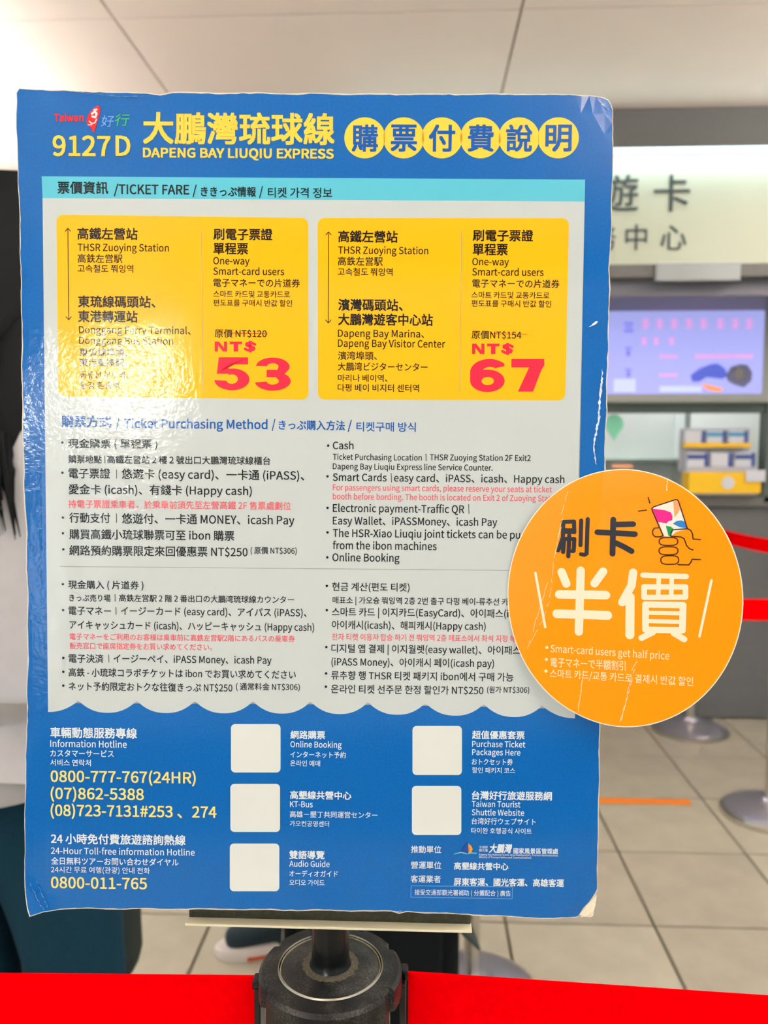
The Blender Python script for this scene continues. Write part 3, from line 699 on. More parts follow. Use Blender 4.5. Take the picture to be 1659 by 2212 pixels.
class SPrint(Print):
    def build(s, name, parent, label=None):
        # cut long shapes so that they follow the folded face
        bm = bmesh.new(); me = bpy.data.meshes.new('tmp'); me.from_pydata(s.v, [], s.f); me.polygons.foreach_set('material_index', s.mi); bm.from_mesh(me)
        for k in range(-23, 24): bmesh.ops.bisect_plane(bm, geom=bm.verts[:] + bm.edges[:] + bm.faces[:], plane_co=(k * RX / 24, 0, 0), plane_no=(1, 0, 0))
        for v in bm.verts: v.co.y -= fold(v.co.x, v.co.z) + 0.00008
        fl_ = [f for f in bm.faces if f.normal.y > 0]; bmesh.ops.reverse_faces(bm, faces=fl_)
        bm.to_mesh(me); bm.free(); me.name = name
        for m in s.mats: me.materials.append(m)
        o = link(name, me, None, parent)
        if label: o['label'] = label
        return o
def C(pts): return [(1060 + x / 2.7696, 980 + y / 2.7696) for x, y in pts]     # notes taken on an enlarged crop
def S(d=0.0001): return SPrint(ST, d)
p = S()
for st in ([(432, 408), (498, 406)], [(434, 408), (432, 500), (408, 570), (403, 578)], [(498, 406), (500, 470)], [(436, 458), (498, 458)], [(497, 468), (436, 468)],
           [(470, 490), (464, 614)], [(440, 510), (500, 510)], [(439, 512), (433, 588)], [(500, 512), (496, 582), (488, 584)], [(541, 400), (537, 548)], [(580, 392), (573, 598), (560, 606), (540, 602)]):
    p.stroke(C(st), 25 / 2.77, S_BK)
for st in ([(733, 395), (728, 600)], [(742, 424), (852, 422)], [(638, 470), (862, 482)], [(748, 535), (800, 560), (842, 584)]): p.stroke(C(st), 35 / 2.77, S_BK)
p.build('upper_lettering', stk, 'black rounded characters')
p = S()
W1, W2 = 50 / 2.77, 30 / 2.77
for st in ([(424, 708), (452, 778)], [(672, 706), (620, 778)], [(538, 700), (526, 1068)]): p.stroke(C(st), 50 / 2.77, S_WH)
p.stroke(C([(410, 842), (688, 848)]), 52 / 2.77, S_WH); p.stroke(C([(396, 958), (698, 970)]), 54 / 2.77, S_WH)
# the second, many-stroked character
p.stroke(C([(852, 712), (842, 790), (786, 892)]), 50 / 2.77, S_WH); p.stroke(C([(834, 860), (832, 1088)]), 54 / 2.77, S_WH)
p.stroke(C([(912, 728), (1170, 738)]), 34 / 2.77, S_WH)
p.stroke(C([(918, 798), (1166, 800), (1166, 862), (918, 862)]), 34 / 2.77, S_WH, closed=True)
p.stroke(C([(1006, 738), (1002, 862)]), 28 / 2.77, S_WH); p.stroke(C([(1084, 740), (1080, 862)]), 28 / 2.77, S_WH)
p.stroke(C([(926, 904), (1152, 910), (1148, 1062), (926, 1056)]), 40 / 2.77, S_WH, closed=True)
p.stroke(C([(930, 954), (1148, 960)]), 26 / 2.77, S_WH); p.stroke(C([(930, 1004), (1148, 1011)]), 26 / 2.77, S_WH)
p.stroke(C([(970, 1072), (902, 1106)]), 38 / 2.77, S_WH); p.stroke(C([(1096, 1078), (1158, 1116)]), 40 / 2.77, S_WH)
p.build('large_lettering', stk, 'large cream rounded characters')
p = S(); p.stroke(C([(268, 714), (326, 1038)]), 15 / 2.77, S_WH); p.build('slash', stk)
p = S(); p.stroke(C([(1323, 762), (1251, 1100)]), 16 / 2.77, S_WH); p.build('slash', stk)
# hand holding a card
cw = S(.00006); cw.poly(C([(970, 328), (980, 318), (1110, 276), (1126, 290), (1178, 452), (1110, 470), (1076, 498), (1038, 494)]), sticker_mat('card_white', (238, 236, 222)))
card_o = cw.build('card_drawing', stk, 'white card with coloured petals')
p = S(.00012)
p.poly(C([(968, 330), (1040, 338), (1078, 352), (1088, 374), (1086, 398), (1062, 406), (1052, 418), (1000, 408)]), sticker_mat('magenta_ink', (226, 30, 130)))
p.poly(C([(1092, 284), (1110, 280), (1122, 290), (1136, 330), (1118, 360), (1100, 384), (1102, 340)]), sticker_mat('peach_ink', (246, 160, 104)))
p.poly(C([(1090, 420), (1112, 404), (1142, 400), (1166, 412), (1176, 448), (1130, 440)]), sticker_mat('blue_petal_ink', (44, 122, 196)))
p.poly(C([(1048, 432), (1078, 438), (1096, 452), (1078, 492), (1064, 494), (1056, 460)]), sticker_mat('green_petal_ink', (20, 140, 70)))
p.build('petal', card_o)
p = S(.00014); lw = 7.5 / 2.77
p.stroke(C([(1032, 492), (966, 340), (964, 328), (976, 318), (1104, 276), (1116, 276), (1124, 286), (1178, 450)]), lw, S_BR)
p.stroke(C([(1006, 444), (980, 446), (968, 462), (970, 484), (984, 498), (1012, 498), (1030, 493)]), lw, S_BR)
p.stroke(C([(1078, 492), (1080, 468), (1092, 456), (1180, 450), (1198, 460), (1208, 480), (1212, 512), (1256, 515)]), lw, S_BR)
p.stroke(C([(1076, 494), (1140, 500), (1158, 510), (1172, 550), (1190, 570), (1212, 578)]), lw, S_BR)
for cx_, cy_, rx_, ry_ in ((1064, 526, 56, 24), (1064, 582, 57, 24), (1072, 638, 54, 26)):
    p.stroke(C([(cx_ + rx_ * (abs(math.cos(t)) ** .6) * (1 if math.cos(t) > 0 else -1), cy_ + ry_ * (abs(math.sin(t)) ** .8) * (1 if math.sin(t) > 0 else -1)) for t in [2 * PI * k / 24 for k in range(24)]]), lw, S_BR, closed=True)
p.stroke(C([(1122, 666), (1186, 668), (1200, 650), (1206, 634), (1256, 636)]), lw, S_BR)
p.stroke(C([(942, 262), (952, 296)]), lw, S_BR); p.stroke(C([(884, 344), (932, 338)]), lw, S_BR)
p.build('hand_drawing', stk, 'dark line drawing of a hand')
p = S()
for t, x0, x1, yb, dy, em_ in (('Smart-card users get half price', 1189, 1446, 1409, 18, 21), ('電子マネーで半額割引', 1189, 1351, 1439, 9.5, 22), ('스마트 카드/교통 카드로 결제시 반값 할인', 1188, 1498, 1462.5, 21.5, 20.5)):
    p.text(t, x0, x1, yb, em_, S_LT, .01, dy=dy)
for x, y in ((1181, 1399), (1180, 1425), (1179, 1450)): p.disc(x, y, 3.4, S_LT, 14)
p.build('small_lettering', stk)
# cracked white lines in the print along the creases
p = S(.00016)
for path in ([(1227, 1062), (1218, 1095), (1212, 1110)], [(1216, 1120), (1208, 1150), (1201, 1190), (1197, 1205)], [(1196, 1215), (1192, 1260), (1187, 1300), (1172, 1340), (1160, 1360), (1140, 1400)], [(1443, 1030), (1440, 1060)], [(1397, 1392), (1394, 1410)], [(1376, 1430), (1364, 1450), (1356, 1500), (1346, 1545), (1337, 1570)], [(1262, 1440), (1254, 1500), (1248, 1540)]):
    r = random.Random(int(path[0][0])); q = resample(path + [path[-1]], 9)[:-1]
    q = [(a[0] + r.uniform(-1.3, 1.3), a[1]) for a in q if a is not None]
    q = q[:max(2, len(q) * 1)]
    for a, c in zip(q, q[1:]):
        if abs(a[1] - c[1]) < 20 and r.random() < 0.75: p.stroke([a, c], 0.9, S_RIM if path[0][0] > 1300 else S_LT, n=2)
p.build('crack', stk)['kind'] = 'stuff'

# ================================================================== BARRIER POST UNDER THE SIGN
M_BLK = mat('black_plastic', (6, 9, 11), 0.25, spec=0.4)
M_DUSTY = None
def dusty():
    m, N, L, P = new_mat('dusty_black_plastic'); P.inputs['Roughness'].default_value = 0.42; P.inputs['Specular IOR Level'].default_value = 0.3
    tc = N.new('ShaderNodeTexCoord'); a = N.new('ShaderNodeTexNoise'); a.inputs['Scale'].default_value = 900; a.inputs['Detail'].default_value = 4
    c = N.new('ShaderNodeTexNoise'); c.inputs['Scale'].default_value = 60; c.inputs['Detail'].default_value = 2
    L.new(tc.outputs['Object'], a.inputs['Vector']); L.new(tc.outputs['Object'], c.inputs['Vector'])
    m1 = N.new('ShaderNodeMath'); m1.operation = 'MULTIPLY'; L.new(a.outputs['Fac'], m1.inputs[0]); L.new(c.outputs['Fac'], m1.inputs[1])
    r = N.new('ShaderNodeValToRGB'); r.color_ramp.elements[0].position = 0.22; r.color_ramp.elements[0].color = lin((8, 12, 13)); r.color_ramp.elements[1].position = 0.46; r.color_ramp.elements[1].color = lin((66, 66, 60))
    L.new(m1.outputs[0], r.inputs[0]); L.new(r.outputs[0], P.inputs['Base Color']); return m
M_DUSTY = dusty()
M_CHROME = mat('brushed_steel', (200, 196, 186), 0.28, 1.0, noise=0.04, nscale=60)
M_CREAM = mat('cream_plastic_edge', (226, 220, 190), 0.5)
M_GLUE = mat('old_glue', (214, 206, 164), 0.6, noise=0.2, nscale=500)
M_RESIDUE = mat('glue_residue', (70, 66, 50), 0.8, noise=0.45, nscale=700)
PX, PY, PZ = -0.0485, 0.430, 1.007
def disc_base(p, r=0.165):
    obj('weighted_base', lathe(bmesh.new(), [(0, 0.0), (r, 0.0), (r, 0.012), (r - 0.006, 0.02), (r * 0.93, 0.026), (r * 0.85, 0.032), (r * 0.7, 0.040), (r * 0.52, 0.046), (r * 0.36, 0.050), (0.042, 0.054), (0.034, 0.060), (0.03, 0.07), (0, 0.07)], 72), M_BASE, p, True)
    obj('base_rim', lathe(bmesh.new(), [(r + 0.003, 0.001), (r + 0.003, 0.016), (r - 0.008, 0.0235), (r - 0.010, 0.0205), (r + 0.0, 0.0135), (r + .0, .001)], 56), M_CHROME, p, True)
M_BASE = mat('polished_base', (186, 184, 196), 0.34, 0.8, noise=0.05, nscale=12)
ps = empty('barrier_post', (PX, PY, 0)); tag(ps, 'black topped barrier post close in front carrying the blue sign on a black tube', 'barrier post')
disc_base(ps)
obj('tube', lathe(bmesh.new(), [(0.0335, 0.06), (0.0335, PZ - 0.018), (0, PZ - 0.018)], 48), M_CHROME, ps, True)
def collar():
    bm = bmesh.new(); n = 144; R0, R1 = 0.0285, 0.0400
    def rad(a):
        d = math.degrees(a) % 360
        for c in (32, 148, 68, 112, 212, 328):
            w = 3.5 if c in (68, 112) else 5.0
            if abs(d - c) < w: return R1 - 0.0022
        return R1 if not (212 < d < 328) else R1 + 0.0004
    prof = [(0, 0.0000), (1, 0.0000), (2, -0.0015), (3, -0.010), (4, -0.0165)]
    rings = []
    for k in range(n):
        a = 2 * PI * k / n; R = rad(a); d = math.degrees(a) % 360
        low = -0.020 if 215 < d < 325 else -0.0135
        rings.append([bm.verts.new((r * math.cos(a), r * math.sin(a), z)) for r, z in ((R0, -0.0012), (R0 + .0006, 0.0), (R - 0.0018, -0.0004), (R, -0.0024), (R + .0002, low), (R - 0.0035, low))])
    for k in range(n):
        a, b_ = rings[k], rings[(k + 1) % n]
        for i in range(5): bm.faces.new((a[i], b_[i], b_[i + 1], a[i + 1]))
    bmesh.ops.recalc_face_normals(bm, faces=bm.faces); return bm
o = obj('collar', collar(), M_DUSTY, ps, True); o.location = (0, 0, PZ)
o = obj('cap_disc', lathe(bmesh.new(), [(0, 0.0012), (0.012, 0.0012), (0.0255, 0.0006), (0.0276, -0.0006), (0.0276, -0.004), (0, -.004)], 64), M_DUSTY, ps, True); o.location = (0, 0, PZ)
gb = bmesh.new()
lathe(gb, [(0.0277, -0.0010), (0.0279, 0.0003), (0.0282, -0.0010)], 96)
o = obj('cap_ring', gb, M_GLUE, ps, True); o.location = (0, 0, PZ); o['label'] = 'thin cream ring around the cap disc'
gb = bmesh.new(); lathe(gb, [(0.0288, 0.0002), (0.0291, 0.0009), (0.0295, 0.0002)], 96); o = obj('cap_ring', gb, M_CHROME, ps, True); o.location = (0, 0, PZ)
# belt cassette below the collar: curved black cheeks and end slots
cb = bmesh.new(); n = 24; inn, ou = [], []
for k in range(n + 1):
    a = math.radians(228 + (292 - 228) * k / n)
    ou.append((0.0392 * math.cos(a), 0.0392 * math.sin(a))); inn.append((0.0345 * math.cos(a), 0.0345 * math.sin(a)))
prev = None
for k in range(n + 1):
    q = [cb.verts.new((*ou[k], -0.012)), cb.verts.new((*ou[k], -0.14)), cb.verts.new((*inn[k], -0.14)), cb.verts.new((*inn[k], -0.012))]
    if prev:
        for i in range(4): cb.faces.new((prev[i], q[i], q[(i + 1) % 4], prev[(i + 1) % 4]))
    else: cb.faces.new(q)
    prev = q
cb.faces.new(prev[::-1]); bmesh.ops.recalc_face_normals(cb, faces=cb.faces)
o = obj('cassette', cb, M_BLK, ps, True); o.location = (0, 0, PZ)
for sg in (-1, 1):
    o = obj('belt_clip', bx((sg * 0.0405, 0.001 if sg < 0 else 0.008, -0.042), (0.0035, 0.016, 0.062), 0.001), M_BLK, ps); o.location = (0, 0, PZ)
    o = obj('clip_tab', bx((sg * 0.0412, -0.002 if sg < 0 else 0.010, -0.0095), (0.0045, 0.008, 0.006), 0.0015), M_BLK, ps); o.location = (0, 0, PZ)
obj('pole', lathe(bmesh.new(), [(0.0150, 0.0), (0.0122, 0.0008), (0.0110, 0.003), (0.0105, 0.006), (0.0105, 0.155), (0, 0.155)], 40), M_BLK, ps, True).location = (0, 0, PZ)
gl = lathe(bmesh.new(), [(0.0112, 0.0016), (0.0145, 0.0014), (0.0165, 0.0008)], 60)
for v in gl.verts: v.co.x += .0006 * math.sin(v.co.y * 1300); v.co.y += .0006 * math.sin(v.co.x * 1700)
o = obj('glue_ring', gl, M_RESIDUE, ps, True); o.location = (0, 0, PZ)
# holder behind the card
hz = at_y(405, 1992, 0.408).z
x0, x1 = at_y(405, 1990, 0.408).x - PX, at_y(1017, 1990, 0.408).x - PX
obj('holder_plate', bx(((x0 + x1) / 2, 0.4125 - PY, hz + 0.045), (x1 - x0, 0.003, 0.09), 0.0006), mat('smoky_acrylic', (46, 50, 38), 0.25, noise=0.3, nscale=500), ps)
obj('holder_lip', bx(((x0 + x1) / 2, 0.4085 - PY, hz + 0.0004), (x1 - x0 + 0.001, 0.007, 0.0013), 0.0003), M_CREAM, ps)
obj('holder_neck', bx((0, 0.421 - PY, PZ + .12), (0.026, 0.016, 0.05), 0.002), M_BLK, ps)

# ---- red belts
def belt_mat():
    m, N, L, P = new_mat('red_belt_webbing'); P.inputs['Base Color'].default_value = (0.86, 0.0, 0.002, 1); P.inputs['Roughness'].default_value = 0.9; P.inputs['Specular IOR Level'].default_value = 0.0
    tc = N.new('ShaderNodeTexCoord'); w = N.new('ShaderNodeTexWave'); w.inputs['Scale'].default_value = 500; w.bands_direction = 'DIAGONAL'; L.new(tc.outputs['Object'], w.inputs['Vector'])
    b_ = N.new('ShaderNodeBump'); b_.inputs['Distance'].default_value = 0.0002; b_.inputs['Strength'].default_value = .4; L.new(w.outputs['Fac'], b_.inputs['Height']); L.new(b_.outputs[0], P.inputs['Normal']); return m
M_BELT = belt_mat()
def belt(a, b_, h, label, sag=0.0, twist=0.0):
    a, b_ = Vector(a), Vector(b_); bm = bmesh.new(); n = 28; prev = None
    d = (b_ - a).normalized(); nrm = Vector((-d.y, d.x, 0)).normalized() * 0.0007
    for k in range(n + 1):
        t = k / n; c = a.lerp(b_, t) - Vector((0, 0, sag * 4 * t * (1 - t)))
        hh = h * (1 + 0.0)
        q = [bm.verts.new(c + nrm), bm.verts.new(c - nrm), bm.verts.new(c - nrm - Vector((0, 0, hh))), bm.verts.new(c + nrm - Vector((0, 0, hh)))]
        if prev:
            for i in range(4): bm.faces.new((prev[i], q[i], q[(i + 1) % 4], prev[(i + 1) % 4]))
        else: bm.faces.new(q)
        prev = q
    bm.faces.new(prev[::-1]); bmesh.ops.recalc_face_normals(bm, faces=bm.faces)
    o = obj('barrier_belt', bm, M_BELT, None, True); tag(o, label, 'barrier belt'); return o
zt = 0.997
belt((PX - 0.0435, at_z(560, 2108, zt).y, zt), (PX - 1.25, at_z(0, 2108, zt).y - 0.03, zt), 0.05, 'wide red belt running left from the black topped post in front')
belt((PX + 0.0435, at_z(878, 2099, zt).y, zt), (1.15, at_z(878, 2099, zt).y + (at_z(1659, 2160, zt).y - at_z(878, 2099, zt).y) * 4.6, zt), 0.05, 'wide red belt running right from the black topped post in front')

# ================================================================== OTHER BARRIER POSTS
def post(x, y, label):
    r = empty('barrier_post', (x, y, 0)); tag(r, label, 'barrier post', 'steel barrier posts in the queue')
    disc_base(r, 0.16)
    obj('tube', lathe(bmesh.new(), [(0.0185, 0.06), (0.0185, 0.90), (0, 0.90)], 32), M_CHROME, r, True)
    obj('head', lathe(bmesh.new(), [(0, 0.995), (0.026, 0.995), (0.030, 0.990), (0.030, 0.905), (0.024, 0.895), (0.0, 0.895)], 32), mat('post_head_grey', (188, 182, 184), 0.3, 0.6), r, True)
    obj('slot', bx((-0.028, 0, 0.945), (0.012, 0.018, 0.056), 0.002), M_BLK, r)
    return r
pA = (1.232, 2.79); pB = (1.225, 3.63 - 0.02); pC = (at_z(1017, 2145, 0).x, 1.80); pD = (2.1, 1.76)
post(*pA, 'steel barrier post at the right edge of the picture with a shiny round base')
post(*pB, 'steel barrier post nearest the service counter, its base below the orange sticker')
post(*pC, 'steel barrier post standing beside the black suitcase')
post(*pD, 'steel barrier post holding the right end of the level red belt')
belt((pA[0] - 0.037, pA[1] + 0.0, 0.972), (pB[0] - 0.038, pB[1] - 0.03, 0.972), 0.05, 'red belt slanting away between the two barrier posts before the counter', 0.012)
belt((pC[0] + 0.033, pC[1], 0.958), (pD[0] - 0.038, pD[1], 0.955), 0.048, 'level red belt crossing behind the orange sticker')

# ---- orange tape on the floor
bm = bmesh.new(); a = at_z(1494, 1736, 0.002)
box(bm, (a.x - 0.6, 2.875, 0.0022), (1.2, 0.045, 0.0006)); tag(obj('floor_tape', bm, mat('orange_tape', (238, 132, 30), 0.6)), 'strip of orange tape on the floor tiles before the counter', 'tape')

# ================================================================== SERVICE COUNTER
M_GREY = mat('grey_panel', (104, 105, 102), 0.6, noise=0.03, nscale=40)
M_GREYD = mat('dark_grey_counter', (100, 102, 102), 0.6, noise=0.04, nscale=25)
M_BAR = mat('window_bar_grey', (88, 100, 96), 0.5)
M_SIGN = mat('sign_face_cream', (206, 212, 190), 0.6)
M_PALE = mat('pale_interior', (222, 226, 222), 0.7)
M_STEEL = mat('pelmet_steel', (150, 158, 158), 0.4, 0.2)
CXL, CXR, YC, YS = -0.35, 3.0, 3.78, 3.20
ct = empty('service_counter', (1.3, YC, 0)); tag(ct, 'grey ticket service counter with a lit name board and a glass window', 'counter')
def cpart(name, c, s, m, bev=0.002, lab=None):
    o = obj(name, bx((c[0] - 1.3, c[1] - YC, c[2]), s, bev), m, ct)
    if lab: o['label'] = lab
    return o
wid, mx_ = CXR - CXL, (CXL + CXR) / 2
cpart('front_panel', (mx_, YC + 0.03, 0.505), (wid, 0.06, 0.99), M_GREYD)
cpart('plinth', (mx_, YC + 0.05, 0.006), (wid, 0.06, 0.012), M_BAR)
cpart('worktop', (mx_, YC + 0.22, 1.03), (wid, 0.5, 0.05), M_GREY, 0.004)
cpart('window_bar', (mx_, YC + 0.02, 1.455), (wid, 0.06, 0.045), M_BAR)
cpart('window_bar', (mx_, YC + 0.02, 1.965), (wid, 0.07, 0.05), M_GREY)
cpart('window_post', (at_y(1668, 900, YC).x, YC + 0.01, 1.50), (0.07, 0.08, 0.95), M_BAR)
cpart('window_post', (at_y(1100, 900, YC).x, YC + 0.01, 1.50), (0.05, 0.08, 0.95), M_BAR)
# canopy: dark fascia, recessed lit name board, lower shutter box
cpart('fascia', (mx_, YS + 0.31, (2.402 + 2.552) / 2), (wid, 0.62, 0.142), M_GREY, 0.002)
cpart('name_board', (mx_, YS + 0.07, 2.19), (wid, 0.02, 0.43), M_SIGN, 0.001)
cpart('board_sill', (mx_, YS + 0.23, 1.952), (wid, 0.46, 0.048), M_GREY, 0.002)
cpart('shutter_box', (mx_, YS + 0.24, 1.897), (wid, 0.36, 0.062), mat('shutter_blue_grey', (112, 112, 122), 0.5), 0.002)
cpart('canopy_side', (CXL + 0.02, YS + 0.33, 2.24), (0.04, 0.6, 0.6), M_GREY, 0.002)
lp = cpart('light_panel', ((at_y(1418, 573, YS - 0.012).x + at_y(1600, 573, YS - 0.012).x) / 2, YS + 0.0, 1.944), (at_y(1600, 573, YS).x - at_y(1418, 573, YS).x, 0.03, 0.066), M_STEEL, 0.002)
cpart('panel_edge', ((at_y(1418, 573, YS).x + at_y(1600, 573, YS).x) / 2, YS - 0.002, 1.977), (at_y(1600, 573, YS).x - at_y(1418, 573, YS).x - .01, 0.028, 0.004), M_LFRAME, 0.001)
tb = cpart('strip_lamp', (mx_, YS + 0.012, 2.398), (wid - 0.1, 0.02, 0.006), mat('strip_lamp_glow', (255, 255, 255), 0.4, emit=(214, 246, 255), estr=18.0), 0.001)
# board lettering: raised dark characters
sgn = Sheet((1.3, YS + 0.058, 2.19), 0, 0, 0)
M_SLET = mat('board_lettering_dark', (62, 74, 74), 0.6)
for ch, x, w, yt, yb in (('悠', 1176, 82, 378, 458), ('遊', 1294, 84, 378, 458), ('卡', 1411, 78, 378, 458), ('服', 1190, 62, 486, 542), ('務', 1268, 62, 486, 542), ('中', 1350, 47, 485, 541), ('心', 1426, 56, 487, 541)):
    pr = Print(sgn, 0.0015); pr.text(ch, x, x + w, yb, 84, M_SLET, 0.012, vfit=(yt, yb))
    o = pr.build('board_character', ct); o.location = (0, YS + 0.058 - YC, 2.19)
# clear window pane
gm, N, L, P = new_mat('window_glass'); N.remove(P); g1 = N.new('ShaderNodeBsdfTransparent'); g2 = N.new('ShaderNodeBsdfGlossy'); g2.inputs['Roughness'].default_value = 0.02; mxs = N.new('ShaderNodeMixShader'); fr = N.new('ShaderNodeFresnel'); fr.inputs[0].default_value = 1.4
g1.inputs[0].default_value = (0.97, 0.99, 0.98, 1)
L.new(fr.outputs[0], mxs.inputs[0]); L.new(g1.outputs[0], mxs.inputs[1]); L.new(g2.outputs[0], mxs.inputs[2]); L.new(mxs.outputs[0], N['Material Output'].inputs[0])
cpart('window_pane', (mx_, YC + 0.05, 1.265), (wid, 0.006, 0.38), gm, 0)
# booth interior
bw = obj('wall_booth', bx((mx_, 4.75, 1.5), (wid, 0.05, 1.0)), M_PALE); tag(bw, kind='structure')
bi = empty('booth_shelf', (1.05, 4.35, 1.055)); tag(bi, 'pale desk partition with a narrow shelf seen through the counter window', 'partition')
obj('partition_panel', bx((-0.05, 0.12, 0.24), (0.75, 0.03, 0.42), 0.004), mat('partition_green_white', (226, 230, 228), 0.6), bi)
obj('shelf', bx((-0.05, 0.03, 0.15), (0.75, 0.2, 0.018), 0.003), mat('shelf_grey', (168, 186, 180), 0.5), bi)
obj('partition_post', bx((0.34, 0.03, 0.22), (0.03, 0.2, 0.44), 0.003), mat('partition_post_white', (226, 232, 232), 0.5), bi)
# booth lamp over the desk
r = empty('booth_lamp', (1.3, 4.3, 1.93)); tag(r, 'long white lamp inside the counter booth', 'lamp')
obj('lamp_body', bx((0, 0, 0.01), (1.4, 0.12, 0.03), 0.004), M_LFRAME, r); obj('lamp_tube', bx((0, 0, -0.01), (1.36, 0.08, 0.012), 0.003), mat('booth_lamp_glow', (255, 255, 255), 0.4, emit=(255, 250, 250), estr=32.0), r)
# information screen
sx0, sx1 = at_y(1318, 760, YC - 0.06).x, at_y(1640, 760, YC - 0.06).x; sz1, sz0 = at_y(1480, 664, YC - .06).z, at_y(1480, 852, YC - .06).z
sx0 = sx1 - (sz1 - sz0) * 1.78
sc = empty('information_screen', ((sx0 + sx1) / 2, YC - 0.085, (sz0 + sz1) / 2)); tag(sc, 'lit lavender screen with pink text rows and train pictures above the counter window', 'screen')
sw, sh = sx1 - sx0, sz1 - sz0
obj('screen_body', bx((0, 0.008, 0.0), (sw + 0.09, 0.045, sh + 0.07), 0.004), mat('screen_bezel', (152, 156, 150), 0.5), sc)
obj('display', bx((0, -0.016, 0), (sw, 0.006, sh)), mat('display_glow', (110, 112, 190), 0.4, emit=(184, 190, 255), estr=0.74), sc)
def dsp(name, items):
    bm = bmesh.new()
    for x, y, w, h in items:
        c = at_y(x, y, YC - 0.07); e = at_y(x + w, y + h, YC - 0.07)
        box(bm, ((c.x + e.x) / 2 - sc.location.x, -0.0205, (c.z + e.z) / 2 - sc.location.z), (abs(e.x - c.x), 0.002, abs(c.z - e.z)))
    return bm
pk = []
for x in (1382, 1412, 1443, 1475, 1506, 1542, 1574, 1604):
    pk += [(x, 692, 15, 3), (x, 700, 17, 3), (x, 708, 15, 3), (x + 6, 691, 3, 21)]
for x in (1380, 1406, 1439): pk += [(x, 733, 13, 3), (x, 741, 13, 3), (x + 5, 731, 3, 17)]
for x in range(1420, 1460, 8): pk += [(x, 768, 5, 8), (x, 808, 5, 7)]
for x in range(1496, 1620, 9): pk += [(x, 767, 6, 9)]
obj('text_row', dsp('t', pk), mat('display_pink', (200, 130, 180), 0.4, emit=(236, 172, 226), estr=0.70), sc)['kind'] = 'stuff'
obj('side_text', dsp('t', [(1344, 699, 20, 4), (1346, 707, 16, 4), (1344, 715, 20, 5), (1346, 752, 14, 4), (1349, 759, 8, 12), (1346, 798, 14, 4), (1349, 804, 8, 12)]), mat('display_violet', (90, 90, 200), 0.4, emit=(130, 138, 250), estr=0.66), sc)['kind'] = 'stuff'
obj('white_strip', dsp('t', [(1322, 820, 46, 28), (1420, 835, 90, 13)]), mat('display_white', (140, 145, 200), 0.4, emit=(214, 226, 255), estr=0.74), sc)['kind'] = 'stuff'
def train(pts, col, nm):
    bm = bmesh.new(); vs = []
    for x, y in pts:
        c = at_y(x, y, YC - 0.0705); vs.append(bm.verts.new((c.x - sc.location.x, -0.0212, c.z - sc.location.z)))
    bm.faces.new(vs); r = bmesh.ops.extrude_face_region(bm, geom=bm.faces[:]); bmesh.ops.translate(bm, verts=[g for g in r['geom'] if isinstance(g, bmesh.types.BMVert)], vec=(0, .0012, 0)); bmesh.ops.recalc_face_normals(bm, faces=bm.faces[:])
    obj(nm, bm, mat(nm + '_ink', col, 0.4, emit=col, estr=0.5), sc)
train([(1486, 812), (1505, 798), (1530, 788), (1545, 787), (1560, 798), (1566, 814), (1552, 820), (1520, 816), (1505, 826), (1490, 826)], (70, 90, 200), 'train_picture')
train([(1562, 812), (1572, 794), (1592, 788), (1608, 790), (1618, 806), (1616, 824), (1600, 838), (1580, 832), (1566, 824)], (84, 84, 110), 'train_picture')
train([(1506, 828), (1530, 834), (1556, 840), (1550, 848), (1522, 844)], (240, 150, 90), 'train_stripe')
train([(1575, 800), (1590, 794), (1600, 800), (1600, 818), (1584, 822)], (190, 180, 160), 'train_window')
# green ledge with small yellow lamp dot below the screen
cpart('window_ledge', (mx_, YC - 0.02, 1.492), (wid, 0.03, 0.03), mat('ledge_pale_green', (190, 216, 196), 0.5), 0.002)
# things behind / on the counter window
def pt(x, y, Y): return at_y(x, y, Y)
def prism(path, t, m, name, Y):
    bm = bmesh.new(); c0 = pt(*path[0], Y); vs = [bm.verts.new(pt(x, y, Y) - c0) for x, y in path]; bm.faces.new(vs)
    r = bmesh.ops.extrude_face_region(bm, geom=bm.faces[:]); bmesh.ops.translate(bm, verts=[g for g in r['geom'] if isinstance(g, bmesh.types.BMVert)], vec=(0, t, 0)); bmesh.ops.recalc_face_normals(bm, faces=bm.faces[:])
    o = obj(name, bm, m); o.location = c0; return o
tag(prism([(1327 + 20 * math.cos(a) * (1 if math.sin(a) > -.2 else (1 + math.sin(a)) * 1.05 + .16), 915 - 20 * math.sin(a) if math.sin(a) > -.2 else 915 + 36 * -math.sin(a)) for a in [2 * PI * k / 28 for k in range(28)]], 0.012, mat('map_pin_green', (120, 204, 170), 0.5), 'window_sign', YC + 0.028), 'green map pin shaped sign on the counter window glass', 'sign')
tag(prism([(1322, 1003), (1366, 1003), (1366, 1011), (1322, 1011)], 0.01, mat('orange_label', (246, 176, 130), 0.6), 'window_label', YC + 0.035), 'small orange label on the counter window glass', 'label')
